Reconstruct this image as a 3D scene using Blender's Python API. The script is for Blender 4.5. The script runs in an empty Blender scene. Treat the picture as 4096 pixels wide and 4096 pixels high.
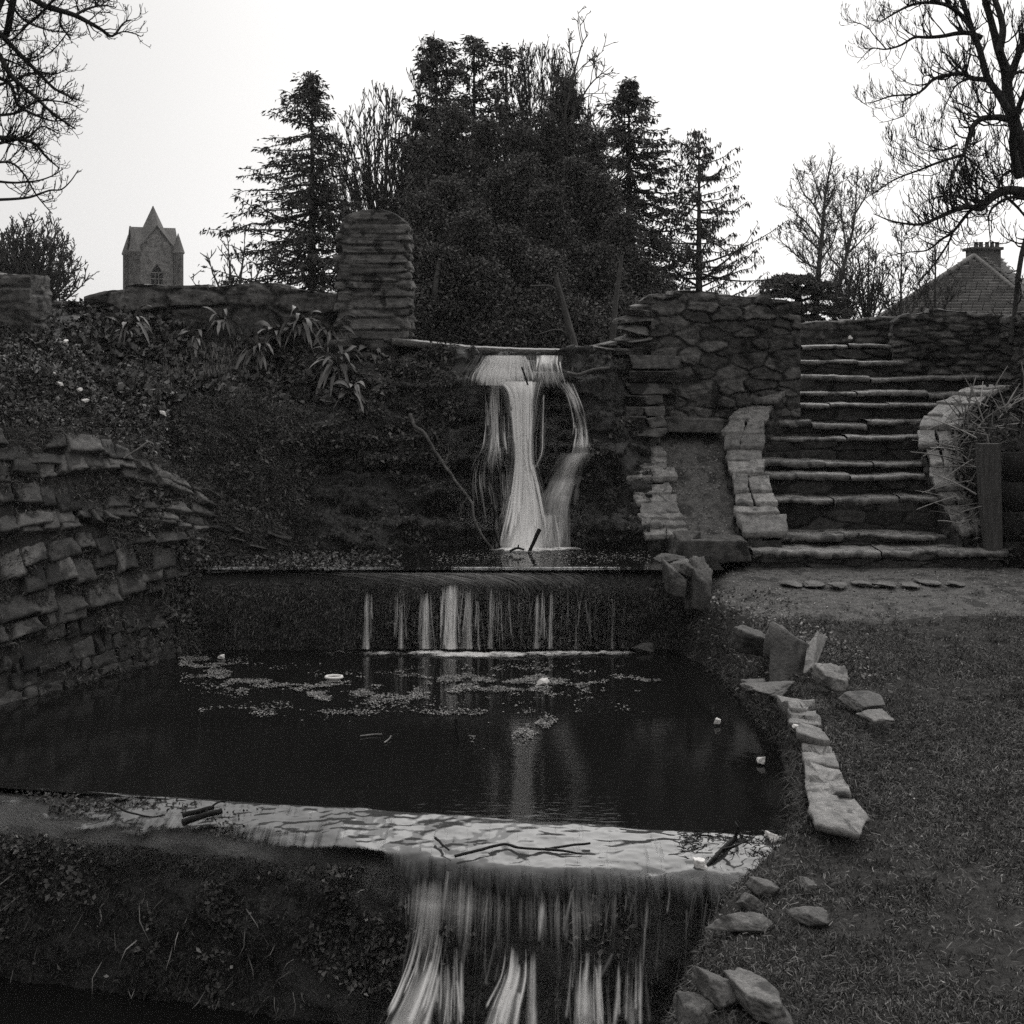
import bpy, math, random
import numpy as np
from mathutils import Vector

# ---------------------------------------------------------------- camera, sky, sun
F = 1407.0          # focal length in pixels of a 1024 px frame
VH = 338.0          # row of the horizon
CZ = 2.9            # eye height above the middle pool (its water is z = 0)
scene = bpy.context.scene
cam = bpy.data.objects.new('camera', bpy.data.cameras.new('camera'))
scene.collection.objects.link(cam)
cam.location = (0, 0, CZ)
cam.rotation_euler = (math.radians(90), 0, 0)
cam.data.sensor_width = 36
cam.data.lens = F / 1024 * 36
cam.data.shift_y = -(512 - VH) / 1024
cam.data.clip_start = 0.05
cam.data.clip_end = 3000
scene.camera = cam

SUN_EL, SUN_AZ = math.radians(40), math.radians(14)
world = bpy.data.worlds.new('World')
scene.world = world
world.use_nodes = True
nt = world.node_tree
nt.nodes.clear()
def wn(t, **k):
    n = nt.nodes.new(t)
    for a, b in k.items(): setattr(n, a, b)
    return n
sky = wn('ShaderNodeTexSky', sky_type='NISHITA')
sky.sun_disc = False
sky.sun_elevation = SUN_EL
sky.sun_rotation = SUN_AZ
bw = wn('ShaderNodeRGBToBW')
tc = wn('ShaderNodeTexCoord')
dot = wn('ShaderNodeVectorMath', operation='DOT_PRODUCT')
bd = Vector((math.sin(math.radians(6)) * math.cos(math.radians(12)), math.cos(math.radians(6)) * math.cos(math.radians(12)), math.sin(math.radians(12))))
dot.inputs[1].default_value = bd
mr = wn('ShaderNodeMapRange', interpolation_type='SMOOTHERSTEP')
mr.inputs['From Min'].default_value = -0.3
mr.inputs['From Max'].default_value = 0.97
mr.inputs['To Min'].default_value = 4.0
mr.inputs['To Max'].default_value = 11.2
nz = wn('ShaderNodeTexNoise')
nz.inputs['Scale'].default_value = 2.2
nz.inputs['Detail'].default_value = 3
mz = wn('ShaderNodeMapRange')
mz.inputs['To Min'].default_value = 0.93
mz.inputs['To Max'].default_value = 1.07
mul = wn('ShaderNodeMath', operation='MULTIPLY')
mix = wn('ShaderNodeMix', data_type='FLOAT')
mix.inputs['Factor'].default_value = 0.88
comb = wn('ShaderNodeCombineColor')
tint = wn('ShaderNodeMix', data_type='RGBA', blend_type='MULTIPLY')
tint.inputs['Factor'].default_value = 1
tint.inputs[7].default_value = (1.0, 0.988, 0.975, 1)
bg = wn('ShaderNodeBackground')
bg.inputs['Strength'].default_value = 0.1
out = wn('ShaderNodeOutputWorld')
L = nt.links.new
L(sky.outputs[0], bw.inputs[0])
L(tc.outputs['Generated'], dot.inputs[0])
L(tc.outputs['Generated'], nz.inputs['Vector'])
L(dot.outputs['Value'], mr.inputs['Value'])
L(nz.outputs['Fac'], mz.inputs['Value'])
L(mr.outputs['Result'], mul.inputs[0])
L(mz.outputs['Result'], mul.inputs[1])
sep = wn('ShaderNodeSeparateXYZ')          # sky dimmed to the left, imitating lens vignetting
L(tc.outputs['Generated'], sep.inputs[0])
ml = wn('ShaderNodeMapRange', interpolation_type='SMOOTHSTEP')
ml.inputs['From Min'].default_value = -0.42
ml.inputs['From Max'].default_value = 0.0
ml.inputs['To Min'].default_value = 0.66
ml.inputs['To Max'].default_value = 1.0
L(sep.outputs['X'], ml.inputs['Value'])
mul2 = wn('ShaderNodeMath', operation='MULTIPLY')
L(mul.outputs[0], mul2.inputs[0])
L(ml.outputs['Result'], mul2.inputs[1])
L(bw.outputs[0], mix.inputs[2])
mzen = wn('ShaderNodeMapRange', interpolation_type='SMOOTHSTEP')     # cloud is brightest overhead
mzen.inputs['From Min'].default_value = 0.20
mzen.inputs['From Max'].default_value = 0.80
mzen.inputs['To Min'].default_value = 1.0
mzen.inputs['To Max'].default_value = 2.1
L(sep.outputs['Z'], mzen.inputs['Value'])
mul3 = wn('ShaderNodeMath', operation='MULTIPLY')
L(mul2.outputs[0], mul3.inputs[0])
L(mzen.outputs['Result'], mul3.inputs[1])
L(mul3.outputs[0], mix.inputs[3])
for i in range(3): L(mix.outputs[0], comb.inputs[i])
L(comb.outputs[0], tint.inputs[6])
L(tint.outputs[2], bg.inputs['Color'])
L(bg.outputs[0], out.inputs[0])

sun = bpy.data.objects.new('sun', bpy.data.lights.new('sun', 'SUN'))
scene.collection.objects.link(sun)
sun.data.energy = 0.5
sun.data.angle = math.radians(35)
sun.data.color = (1, 0.985, 0.96)
sd = Vector((math.sin(SUN_AZ) * math.cos(SUN_EL), math.cos(SUN_AZ) * math.cos(SUN_EL), math.sin(SUN_EL)))
sun.rotation_euler = sd.to_track_quat('Z', 'Y').to_euler()

scene.view_settings.view_transform = 'Standard'
scene.view_settings.look = 'None'
scene.view_settings.gamma = 1
scene.view_settings.exposure = 0.1
scene.cycles.max_bounces = 5
scene.cycles.diffuse_bounces = 2
scene.cycles.glossy_bounces = 3
scene.cycles.transmission_bounces = 2
scene.cycles.transparent_max_bounces = 24
scene.cycles.caustics_reflective = False
scene.cycles.caustics_refractive = False
scene.cycles.use_denoising = False
scene.cycles.sample_clamp_indirect = 4

# ---------------------------------------------------------------- helpers
rng = np.random.default_rng(7)
C = scene.collection

def W(u, v, d):
    """a point of the place: picture column and row at distance d"""
    return np.array([(u - 512) * d / F, d, CZ - (v - VH) * d / F])
def WA(u, v, d):
    u, v, d = np.broadcast_arrays(np.asarray(u, float), np.asarray(v, float), np.asarray(d, float))
    return np.stack([(u - 512) * d / F, d, CZ - (v - VH) * d / F], -1)
def px(P):
    P = np.asarray(P)
    return 512 + P[..., 0] / P[..., 1] * F, VH - (P[..., 2] - CZ) / P[..., 1] * F

def hsh(i, j, k, seed=0):
    i = i.astype(np.int64); j = j.astype(np.int64); k = k.astype(np.int64)
    n = (i * 374761393 + j * 668265263 + k * 2147483647 + seed * 1274126177) & 0xffffffff
    n = ((n ^ (n >> 13)) * 1274126177) & 0xffffffff
    n = ((n ^ (n >> 16)) * 2246822519) & 0xffffffff
    n = n ^ (n >> 15)
    return (n & 0xffffff) / float(0xffffff)
def vnoise(P, seed=0):
    P = np.asarray(P, float)
    I = np.floor(P); f = P - I; f = f * f * (3 - 2 * f)
    i, j, k = I[..., 0], I[..., 1], I[..., 2]
    r = 0
    for a in (0, 1):
        wa = f[..., 0] if a else 1 - f[..., 0]
        for b in (0, 1):
            wb = f[..., 1] if b else 1 - f[..., 1]
            for c in (0, 1):
                wc = f[..., 2] if c else 1 - f[..., 2]
                r = r + wa * wb * wc * hsh(i + a, j + b, k + c, seed)
    return r * 2 - 1
def fbm(P, octv=4, seed=0, gain=0.5):
    P = np.asarray(P, float); r = 0; a = 1.0; t = 0
    for o in range(octv):
        r = r + a * vnoise(P * 2 ** o + 17.3 * o, seed + o); t += a; a *= gain
    return r / t
def sstep(a, b, x):
    t = np.clip((x - a) / (b - a), 0, 1)
    return t * t * (3 - 2 * t)

def tag(o, label=None, cat=None, group=None, kind=None):
    if label: o['label'] = label
    if cat: o['category'] = cat
    if group: o['group'] = group
    if kind: o['kind'] = kind
    return o
def empty(name, loc=(0, 0, 0)):
    o = bpy.data.objects.new(name, None); C.objects.link(o); o.location = loc
    o.empty_display_size = 0.1
    return o
def link(name, me, mat, parent=None):
    if mat is not None: me.materials.append(mat)
    o = bpy.data.objects.new(name, me); C.objects.link(o)
    if parent is not None:
        base = Vector(parent.location)
        if parent.parent is not None: base = base + Vector(parent.parent.location)
        o.parent = parent; o.location = -base
    return o
def meshobj(name, V, Fs, mat, parent=None, smooth=False, tone=None, uv=None, dens=None):
    """Fs: a list of integer arrays (m, k), one for each polygon size"""
    if isinstance(Fs, np.ndarray): Fs = [Fs]
    Fs = [f for f in Fs if len(f)]
    V = np.asarray(V, np.float32).reshape(-1, 3)
    me = bpy.data.meshes.new(name)
    me.vertices.add(len(V)); me.vertices.foreach_set('co', V.ravel())
    nl = sum(f.size for f in Fs); npoly = sum(len(f) for f in Fs)
    me.loops.add(nl); me.polygons.add(npoly)
    me.loops.foreach_set('vertex_index', np.concatenate([f.ravel() for f in Fs]).astype(np.int32))
    sizes = np.concatenate([np.full(len(f), f.shape[1]) for f in Fs])
    me.polygons.foreach_set('loop_start', np.concatenate([[0], np.cumsum(sizes)[:-1]]).astype(np.int32))
    if smooth: me.polygons.foreach_set('use_smooth', np.ones(npoly, bool))
    me.update(calc_edges=True)
    if tone is not None:
        a = me.attributes.new('tone', 'FLOAT', 'POINT'); a.data.foreach_set('value', np.asarray(tone, np.float32).ravel())
    if dens is not None:
        a = me.attributes.new('dens', 'FLOAT', 'POINT'); a.data.foreach_set('value', np.asarray(dens, np.float32).ravel())
    if uv is not None:
        l = me.uv_layers.new(name='UVMap')
        idx = np.concatenate([f.ravel() for f in Fs])
        l.data.foreach_set('uv', np.asarray(uv, np.float32)[idx].ravel())
    return link(name, me, mat, parent)

def gridfaces(nr, nc, off=0):
    a = np.arange(nr * nc).reshape(nr, nc) + off
    return np.stack([a[:-1, :-1], a[:-1, 1:], a[1:, 1:], a[1:, :-1]], -1).reshape(-1, 4)
class Acc:
    def __init__(s): s.V = []; s.F = {}; s.n = 0; s.T = []
    def add(s, V, Fq, tone=None):
        V = np.asarray(V, float).reshape(-1, 3)
        for f in (Fq if isinstance(Fq, list) else [Fq]):
            f = np.asarray(f)
            if len(f): s.F.setdefault(f.shape[1], []).append(f + s.n)
        s.V.append(V); s.n += len(V)
        s.T.append(np.full(len(V), 1.0) if tone is None else np.broadcast_to(np.asarray(tone, float).ravel(), (len(V),)))
    def build(s, name, mat, parent=None, smooth=False):
        if not s.V: return None
        return meshobj(name, np.concatenate(s.V), [np.concatenate(v) for v in s.F.values()], mat, parent, smooth, tone=np.concatenate(s.T))

def crspline(A, n):
    """Catmull-Rom along axis 0 of A, resampled to n rows"""
    A = np.asarray(A, float); m = len(A)
    if m == 2:
        t = np.linspace(0, 1, n).reshape((-1,) + (1,) * (A.ndim - 1)); return A[0] * (1 - t) + A[1] * t
    E = np.concatenate([[2 * A[0] - A[1]], A, [2 * A[-1] - A[-2]]])
    t = np.linspace(0, m - 1 - 1e-9, n); i = t.astype(int); f = (t - i).reshape((-1,) + (1,) * (A.ndim - 1))
    p0, p1, p2, p3 = E[i], E[i + 1], E[i + 2], E[i + 3]
    return 0.5 * ((2 * p1) + (p2 - p0) * f + (2 * p0 - 5 * p1 + 4 * p2 - p3) * f ** 2 + (3 * p1 - 3 * p2 + p3 - p0) * f ** 3)
def patch(ctrl, nr, nc):
    A = crspline(np.asarray(ctrl, float), nr)
    return np.swapaxes(crspline(np.swapaxes(A, 0, 1), nc), 0, 1)
def gnormals(G, toward=None):
    du = np.gradient(G, axis=1); dv = np.gradient(G, axis=0)
    N = np.cross(du, dv); N /= np.linalg.norm(N, axis=-1, keepdims=True) + 1e-9
    ref = np.array([0, 0, CZ]) if toward is None else np.asarray(toward, float)
    s = np.sign(np.sum(N * (ref - G), -1)); s[s == 0] = 1
    if np.mean(s) < 0: N = -N
    return N
def gmesh(name, G, mat, parent=None, smooth=True, tone=None):
    nr, nc = G.shape[:2]
    return meshobj(name, G.reshape(-1, 3), gridfaces(nr, nc), mat, parent, smooth, tone=tone)

def scatter(G, N, n, keep=None, seed=0):
    """random points on a grid surface, weighted by area"""
    r = np.random.default_rng(seed)
    a = G[:-1, :-1]; b = G[:-1, 1:]; c = G[1:, :-1]; d = G[1:, 1:]
    ar = np.linalg.norm(np.cross(b - a, c - a), axis=-1).ravel()
    if keep is not None: ar = ar * keep[:-1, :-1].ravel()
    k = r.choice(len(ar), n, p=ar / ar.sum()); i, j = np.divmod(k, G.shape[1] - 1)
    s = r.random((n, 1)); t = r.random((n, 1))
    P = (a[i, j] * (1 - s) + b[i, j] * s) * (1 - t) + (c[i, j] * (1 - s) + d[i, j] * s) * t
    return P, N[i, j]
def rdir(n, r):
    v = r.normal(size=(n, 3)); return v / np.linalg.norm(v, axis=1, keepdims=True)
def nrm(v): return v / (np.linalg.norm(v, axis=-1, keepdims=True) + 1e-9)
def leafquads(P, D, N, Ln, Wd, bend=0.15):
    """one folded four-cornered leaf for each point"""
    n = len(P); Ln = np.broadcast_to(np.asarray(Ln, float), (n,))[:, None]; Wd = np.broadcast_to(np.asarray(Wd, float), (n,))[:, None]
    D = nrm(D); S = nrm(np.cross(D, N)); N2 = np.cross(S, D)
    V = np.stack([P, P + D * Ln * 0.45 + S * Wd * 0.5 + N2 * Ln * bend, P + D * Ln, P + D * Ln * 0.45 - S * Wd * 0.5 + N2 * Ln * bend * 0.6], 1)
    return V.reshape(-1, 3), np.arange(4 * n).reshape(n, 4)
def blades(P, D, up, Ln, Wd, curve=0.35):
    """grass blades of two segments: a quad and a tip"""
    n = len(P); Ln = np.broadcast_to(np.asarray(Ln, float), (n,))[:, None]; Wd = np.broadcast_to(np.asarray(Wd, float), (n,))[:, None]
    D = nrm(D); S = nrm(np.cross(D, rdir(n, rng)))
    side = nrm(np.cross(S, D))
    M = P + D * Ln * 0.55
    T = P + D * Ln * 0.9 + side * Ln * curve - np.array([0, 0, 1]) * Ln * curve * 0.5
    V = np.stack([P - S * Wd * .5, P + S * Wd * .5, M + S * Wd * .4, M - S * Wd * .4, T], 1).reshape(-1, 3)
    k = np.arange(n)[:, None] * 5
    return V, [k + np.array([[0, 1, 2, 3]]), k + np.array([[3, 2, 4]])]
def tube(P, R, sides=6, cap=True):
    P = np.asarray(P, float); n = len(P); R = np.broadcast_to(np.asarray(R, float), (n,))
    T = np.gradient(P, axis=0); T = nrm(T)
    ref = np.array([0.13, 0.31, 0.94]) if abs(T[:, 2]).mean() < 0.85 else np.array([0.94, 0.31, 0.13])
    A = nrm(np.cross(T, ref)); B = np.cross(T, A)
    an = np.linspace(0, 2 * np.pi, sides, endpoint=False)
    V = P[:, None] + R[:, None, None] * (np.cos(an)[None, :, None] * A[:, None] + np.sin(an)[None, :, None] * B[:, None])
    i = np.arange(n - 1)[:, None] * sides; j = np.arange(sides)[None]; j2 = (j + 1) % sides
    q = np.stack([i + j, i + j2, i + sides + j2, i + sides + j], -1).reshape(-1, 4)
    return V.reshape(-1, 3), q

# ---------------------------------------------------------------- materials
def mat(name, lo, hi, scale=6, rough=0.85, bump=0.4, bscale=40, spec=0.3, island=0.0, tone=False, stretch=None, moss=None, detail=6, thr=0.5):
    m = bpy.data.materials.new(name); m.use_nodes = True
    t = m.node_tree; b = t.nodes['Principled BSDF']
    l = t.links.new
    co = t.nodes.new('ShaderNodeTexCoord')
    vec = co.outputs['Object']
    if stretch:
        mp = t.nodes.new('ShaderNodeMapping'); mp.inputs['Scale'].default_value = stretch
        l(vec, mp.inputs[0]); vec = mp.outputs[0]
    n = t.nodes.new('ShaderNodeTexNoise'); n.inputs['Scale'].default_value = scale; n.inputs['Detail'].default_value = detail; n.inputs['Roughness'].default_value = 0.65
    l(vec, n.inputs['Vector'])
    r = t.nodes.new('ShaderNodeMapRange'); r.inputs['From Min'].default_value = 0.3; r.inputs['From Max'].default_value = 0.7
    r.inputs['To Min'].default_value = lo; r.inputs['To Max'].default_value = hi
    l(n.outputs['Fac'], r.inputs['Value']); val = r.outputs['Result']
    if bump:
        nh = t.nodes.new('ShaderNodeTexNoise'); nh.inputs['Scale'].default_value = bscale * 1.3; nh.inputs['Detail'].default_value = 4; nh.inputs['Roughness'].default_value = 0.8
        l(vec, nh.inputs['Vector'])
        rh = t.nodes.new('ShaderNodeMapRange'); rh.inputs['From Min'].default_value = 0.3; rh.inputs['From Max'].default_value = 0.7; rh.inputs['To Min'].default_value = 0.45; rh.inputs['To Max'].default_value = 1.6
        l(nh.outputs['Fac'], rh.inputs['Value'])
        mh = t.nodes.new('ShaderNodeMath'); mh.operation = 'MULTIPLY'; l(val, mh.inputs[0]); l(rh.outputs['Result'], mh.inputs[1]); val = mh.outputs[0]
    if moss is not None:     # dark growth in patches with a shape of their own
        n2 = t.nodes.new('ShaderNodeTexNoise'); n2.inputs['Scale'].default_value = moss[1]; n2.inputs['Detail'].default_value = 7
        l(co.outputs['Object'], n2.inputs['Vector'])
        r2 = t.nodes.new('ShaderNodeMapRange'); r2.inputs['From Min'].default_value = thr; r2.inputs['From Max'].default_value = thr + 0.06
        l(n2.outputs['Fac'], r2.inputs['Value'])
        mx = t.nodes.new('ShaderNodeMix'); mx.data_type = 'FLOAT'; l(r2.outputs['Result'], mx.inputs[0]); l(val, mx.inputs[2]); mx.inputs[3].default_value = moss[0]
        val = mx.outputs[0]
    if island:
        g = t.nodes.new('ShaderNodeNewGeometry')
        r3 = t.nodes.new('ShaderNodeMapRange'); r3.inputs['To Min'].default_value = 1 - island; r3.inputs['To Max'].default_value = 1 + island
        l(g.outputs['Random Per Island'], r3.inputs['Value'])
        mm = t.nodes.new('ShaderNodeMath'); mm.operation = 'MULTIPLY'; l(val, mm.inputs[0]); l(r3.outputs['Result'], mm.inputs[1]); val = mm.outputs[0]
    if tone:
        at = t.nodes.new('ShaderNodeAttribute'); at.attribute_name = 'tone'
        mm = t.nodes.new('ShaderNodeMath'); mm.operation = 'MULTIPLY'; l(val, mm.inputs[0]); l(at.outputs['Fac'], mm.inputs[1]); val = mm.outputs[0]
    cc = t.nodes.new('ShaderNodeCombineColor')
    for i, k in enumerate((1.0, 0.975, 0.95)):
        mk = t.nodes.new('ShaderNodeMath'); mk.operation = 'MULTIPLY'; mk.inputs[1].default_value = k; l(val, mk.inputs[0]); l(mk.outputs[0], cc.inputs[i])
    l(cc.outputs[0], b.inputs['Base Color'])
    b.inputs['Roughness'].default_value = rough
    b.inputs['Specular IOR Level'].default_value = spec
    if bump:
        n3 = t.nodes.new('ShaderNodeTexNoise'); n3.inputs['Scale'].default_value = bscale; n3.inputs['Detail'].default_value = 6; n3.inputs['Roughness'].default_value = 0.7
        l(vec, n3.inputs['Vector'])
        bp = t.nodes.new('ShaderNodeBump'); bp.inputs['Strength'].default_value = bump; bp.inputs['Distance'].default_value = 0.02
        l(n3.outputs['Fac'], bp.inputs['Height']); l(bp.outputs[0], b.inputs['Normal'])
    return m
M = {}
M['wall'] = mat('rubble stone', 0.035, 0.17, 11, 0.8, 1.0, 60, 0.3, tone=True, moss=(0.03, 3.6), thr=0.56)
M['wallp'] = mat('pillar stone', 0.06, 0.25, 9, 0.85, 1.0, 50, 0.3, tone=True, moss=(0.035, 4.5), thr=0.56, stretch=(1, 1, 2.4))
M['cobble'] = mat('embankment stone', 0.07, 0.22, 14, 0.72, 1.0, 70, 0.35, tone=True, moss=(0.035, 3.7), thr=0.55)
M['slab'] = mat('worn slab', 0.13, 0.50, 13, 0.5, 1.0, 60, 0.6, tone=True, moss=(0.09, 9.0), thr=0.60)
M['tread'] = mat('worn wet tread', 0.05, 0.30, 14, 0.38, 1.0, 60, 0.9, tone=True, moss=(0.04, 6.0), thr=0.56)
M['riser'] = mat('shaded riser stone', 0.02, 0.075, 12, 0.85, 0.8, 50, 0.2, tone=True)  # shade on the upright stair faces is put into this colour
M['rock'] = mat('loose rock', 0.09, 0.26, 9, 0.7, 0.9, 45, 0.4, tone=True, moss=(0.06, 5.0), thr=0.6)
M['soil'] = mat('soil', 0.025, 0.075, 16, 0.95, 1.0, 60, 0.1)
M['path'] = mat('trodden path', 0.05, 0.16, 13, 0.8, 1.0, 60, 0.3, moss=(0.045, 4.0), thr=0.55)
M['cliff'] = mat('wet mossy rock', 0.008, 0.04, 10, 0.55, 1.0, 50, 0.45)
M['moss'] = mat('moss tufts', 0.015, 0.065, 3.5, 0.8, 0, 1, 0.2, island=0.8)
M['mosslt'] = mat('moss and weeds', 0.035, 0.12, 3.5, 0.8, 0, 1, 0.2, island=0.7)
M['grass'] = mat('grass blades', 0.045, 0.14, 2.3, 0.65, 0, 1, 0.35, island=0.75)
M['ivy'] = mat('ivy leaves', 0.03, 0.11, 5, 0.45, 0, 1, 0.5, island=0.8)
M['fern'] = mat('fern frond', 0.08, 0.20, 9, 0.45, 0, 1, 0.5, island=0.5)
M['litter'] = mat('dead leaves', 0.06, 0.28, 9, 0.6, 0, 1, 0.4, island=0.8)
M['wetleaf'] = mat('wet dead leaves', 0.02, 0.11, 9, 0.5, 0, 1, 0.4, island=0.9)
M['boards'] = mat('dark boards', 0.015, 0.04, 5, 0.85, 0.7, 30, 0.2, stretch=(9, 9, 0.8))
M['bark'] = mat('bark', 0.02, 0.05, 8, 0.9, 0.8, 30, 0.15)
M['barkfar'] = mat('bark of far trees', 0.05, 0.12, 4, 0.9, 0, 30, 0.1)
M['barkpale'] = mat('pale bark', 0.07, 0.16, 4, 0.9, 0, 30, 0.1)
M['needle'] = mat('conifer needles', 0.05, 0.12, 1.3, 0.8, 0, 1, 0.15, island=0.6)
M['needlelt'] = mat('sparse conifer needles', 0.05, 0.11, 1.3, 0.8, 0, 1, 0.15, island=0.6)
M['leafdk'] = mat('evergreen leaves', 0.06, 0.13, .9, 0.75, 0, 1, 0.12, island=0.5)
M['stick'] = mat('dead wood', 0.05, 0.14, 12, 0.8, 0.5, 50, 0.25)
M['stickdk'] = mat('wet dead wood', 0.008, 0.02, 12, 0.7, 0.5, 50, 0.25)
M['straw'] = mat('dry stalks', 0.1, 0.28, 6, 0.8, 0, 1, 0.2, island=0.6)
M['white'] = mat('white litter', 0.75, 0.85, 8, 0.6, 0, 1, 0.3)
M['ashlar'] = mat('tower stone', 0.12, 0.30, 2.5, 0.9, 0.6, 3, 0.1)
M['slate'] = mat('spire slates', 0.12, 0.2, 1.2, 0.8, 0.4, 8, 0.2)
M['dark'] = mat('dark opening', 0.008, 0.014, 1, 0.6, 0, 1, 0.2)
M['brick'] = mat('chimney brick', 0.06, 0.11, 4, 0.9, 0.5, 12, 0.2)
M['coping'] = mat('concrete crest', 0.10, 0.28, 14, 0.35, 0.6, 40, 0.9)
M['timber'] = mat('weathered timber', 0.05, 0.11, 5, 0.85, 0.7, 30, 0.2, stretch=(9, 9, 0.8))

def tilemat():
    m = mat('roof tiles', 0.10, 0.18, 3, 0.85, 0, 1, 0.2)
    return m
M['tile'] = tilemat()

def watermat(name, base, rough, wave, wscale, spec=0.5, stretch=(1, 3, 1)):
    m = bpy.data.materials.new(name); m.use_nodes = True
    t = m.node_tree; b = t.nodes['Principled BSDF']; l = t.links.new
    b.inputs['Base Color'].default_value = (base, base * .98, base * .95, 1)
    b.inputs['Roughness'].default_value = rough
    b.inputs['IOR'].default_value = 1.33
    b.inputs['Specular IOR Level'].default_value = spec
    co = t.nodes.new('ShaderNodeTexCoord'); mp = t.nodes.new('ShaderNodeMapping'); mp.inputs['Scale'].default_value = stretch
    l(co.outputs['Object'], mp.inputs[0])
    n = t.nodes.new('ShaderNodeTexNoise'); n.inputs['Scale'].default_value = wscale; n.inputs['Detail'].default_value = 4; n.inputs['Distortion'].default_value = 0.6
    l(mp.outputs[0], n.inputs['Vector'])
    bp = t.nodes.new('ShaderNodeBump'); bp.inputs['Strength'].default_value = wave; bp.inputs['Distance'].default_value = 0.01
    l(n.outputs['Fac'], bp.inputs['Height']); l(bp.outputs[0], b.inputs['Normal'])
    return m
M['water'] = watermat('pool water', 0.008, 0.02, 0.10, 8, 0.65)
M['waterlow'] = watermat('stream water', 0.006, 0.06, 0.5, 6)

def fallmat(name, su, sv, lo, hi, base=0.8, gloss=0.0):
    """falling water: streaks of white, clear between"""
    m = bpy.data.materials.new(name); m.use_nodes = True
    t = m.node_tree; l = t.links.new; t.nodes.remove(t.nodes['Principled BSDF'])
    o = t.nodes['Material Output']
    uvn = t.nodes.new('ShaderNodeUVMap'); mp = t.nodes.new('ShaderNodeMapping'); mp.inputs['Scale'].default_value = (su, sv, 1)
    l(uvn.outputs[0], mp.inputs[0])
    n = t.nodes.new('ShaderNodeTexNoise'); n.inputs['Scale'].default_value = 1; n.inputs['Detail'].default_value = 5; n.inputs['Roughness'].default_value = 0.7; n.inputs['Distortion'].default_value = 0.3
    l(mp.outputs[0], n.inputs['Vector'])
    r = t.nodes.new('ShaderNodeMapRange'); r.inputs['From Min'].default_value = lo; r.inputs['From Max'].default_value = hi
    l(n.outputs['Fac'], r.inputs['Value'])
    at = t.nodes.new('ShaderNodeAttribute'); at.attribute_name = 'dens'
    # dens below one thins the streaks, above one closes the gaps
    ad = t.nodes.new('ShaderNodeMath'); ad.operation = 'ADD'; l(r.outputs['Result'], ad.inputs[0])
    sb = t.nodes.new('ShaderNodeMath'); sb.operation = 'SUBTRACT'; l(at.outputs['Fac'], sb.inputs[0]); sb.inputs[1].default_value = 1
    l(sb.outputs[0], ad.inputs[1])
    mm = t.nodes.new('ShaderNodeMath'); mm.operation = 'MULTIPLY'; mm.use_clamp = True; l(ad.outputs[0], mm.inputs[0])
    mn = t.nodes.new('ShaderNodeMath'); mn.operation = 'MINIMUM'; l(at.outputs['Fac'], mn.inputs[0]); mn.inputs[1].default_value = 1
    l(mn.outputs[0], mm.inputs[1])
    tr = t.nodes.new('ShaderNodeBsdfTransparent'); df = t.nodes.new('ShaderNodeBsdfDiffuse'); df.inputs['Color'].default_value = (base, base * .985, base * .97, 1)
    tl = t.nodes.new('ShaderNodeBsdfTranslucent'); tl.inputs['Color'].default_value = (base, base, base, 1)
    m1 = t.nodes.new('ShaderNodeMixShader'); m1.inputs[0].default_value = 0.15; l(df.outputs[0], m1.inputs[1]); l(tl.outputs[0], m1.inputs[2])
    m2 = t.nodes.new('ShaderNodeMixShader'); l(mm.outputs[0], m2.inputs[0]); l(tr.outputs[0], m2.inputs[1]); l(m1.outputs[0], m2.inputs[2])
    if gloss:
        gl = t.nodes.new('ShaderNodeBsdfPrincipled'); gl.inputs['Base Color'].default_value = (base, base, base, 1); gl.inputs['Roughness'].default_value = gloss; gl.inputs['Specular IOR Level'].default_value = 0.45
        l(gl.outputs[0], m2.inputs[2])
    l(m2.outputs[0], o.inputs['Surface'])
    return m
M['watercrest'] = fallmat('crest water', 26, 1.4, 0.35, 0.7, 0.06, 0.10)
M['fall'] = fallmat('falling water', 55, 1.6, 0.30, 0.75, 0.95)
M['fallnear'] = fallmat('near falling water', 34, 0.7, 0.28, 0.8, 0.75)
M['fallsoft'] = fallmat('soft falling water', 14, 1.2, 0.05, 0.62, 0.92)
M['fallsoftnear'] = fallmat('soft near falling water', 16, 0.8, 0.1, 0.7, 0.7)
M['foam'] = fallmat('foam', 14, 14, 0.35, 0.6, 0.85)

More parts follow.
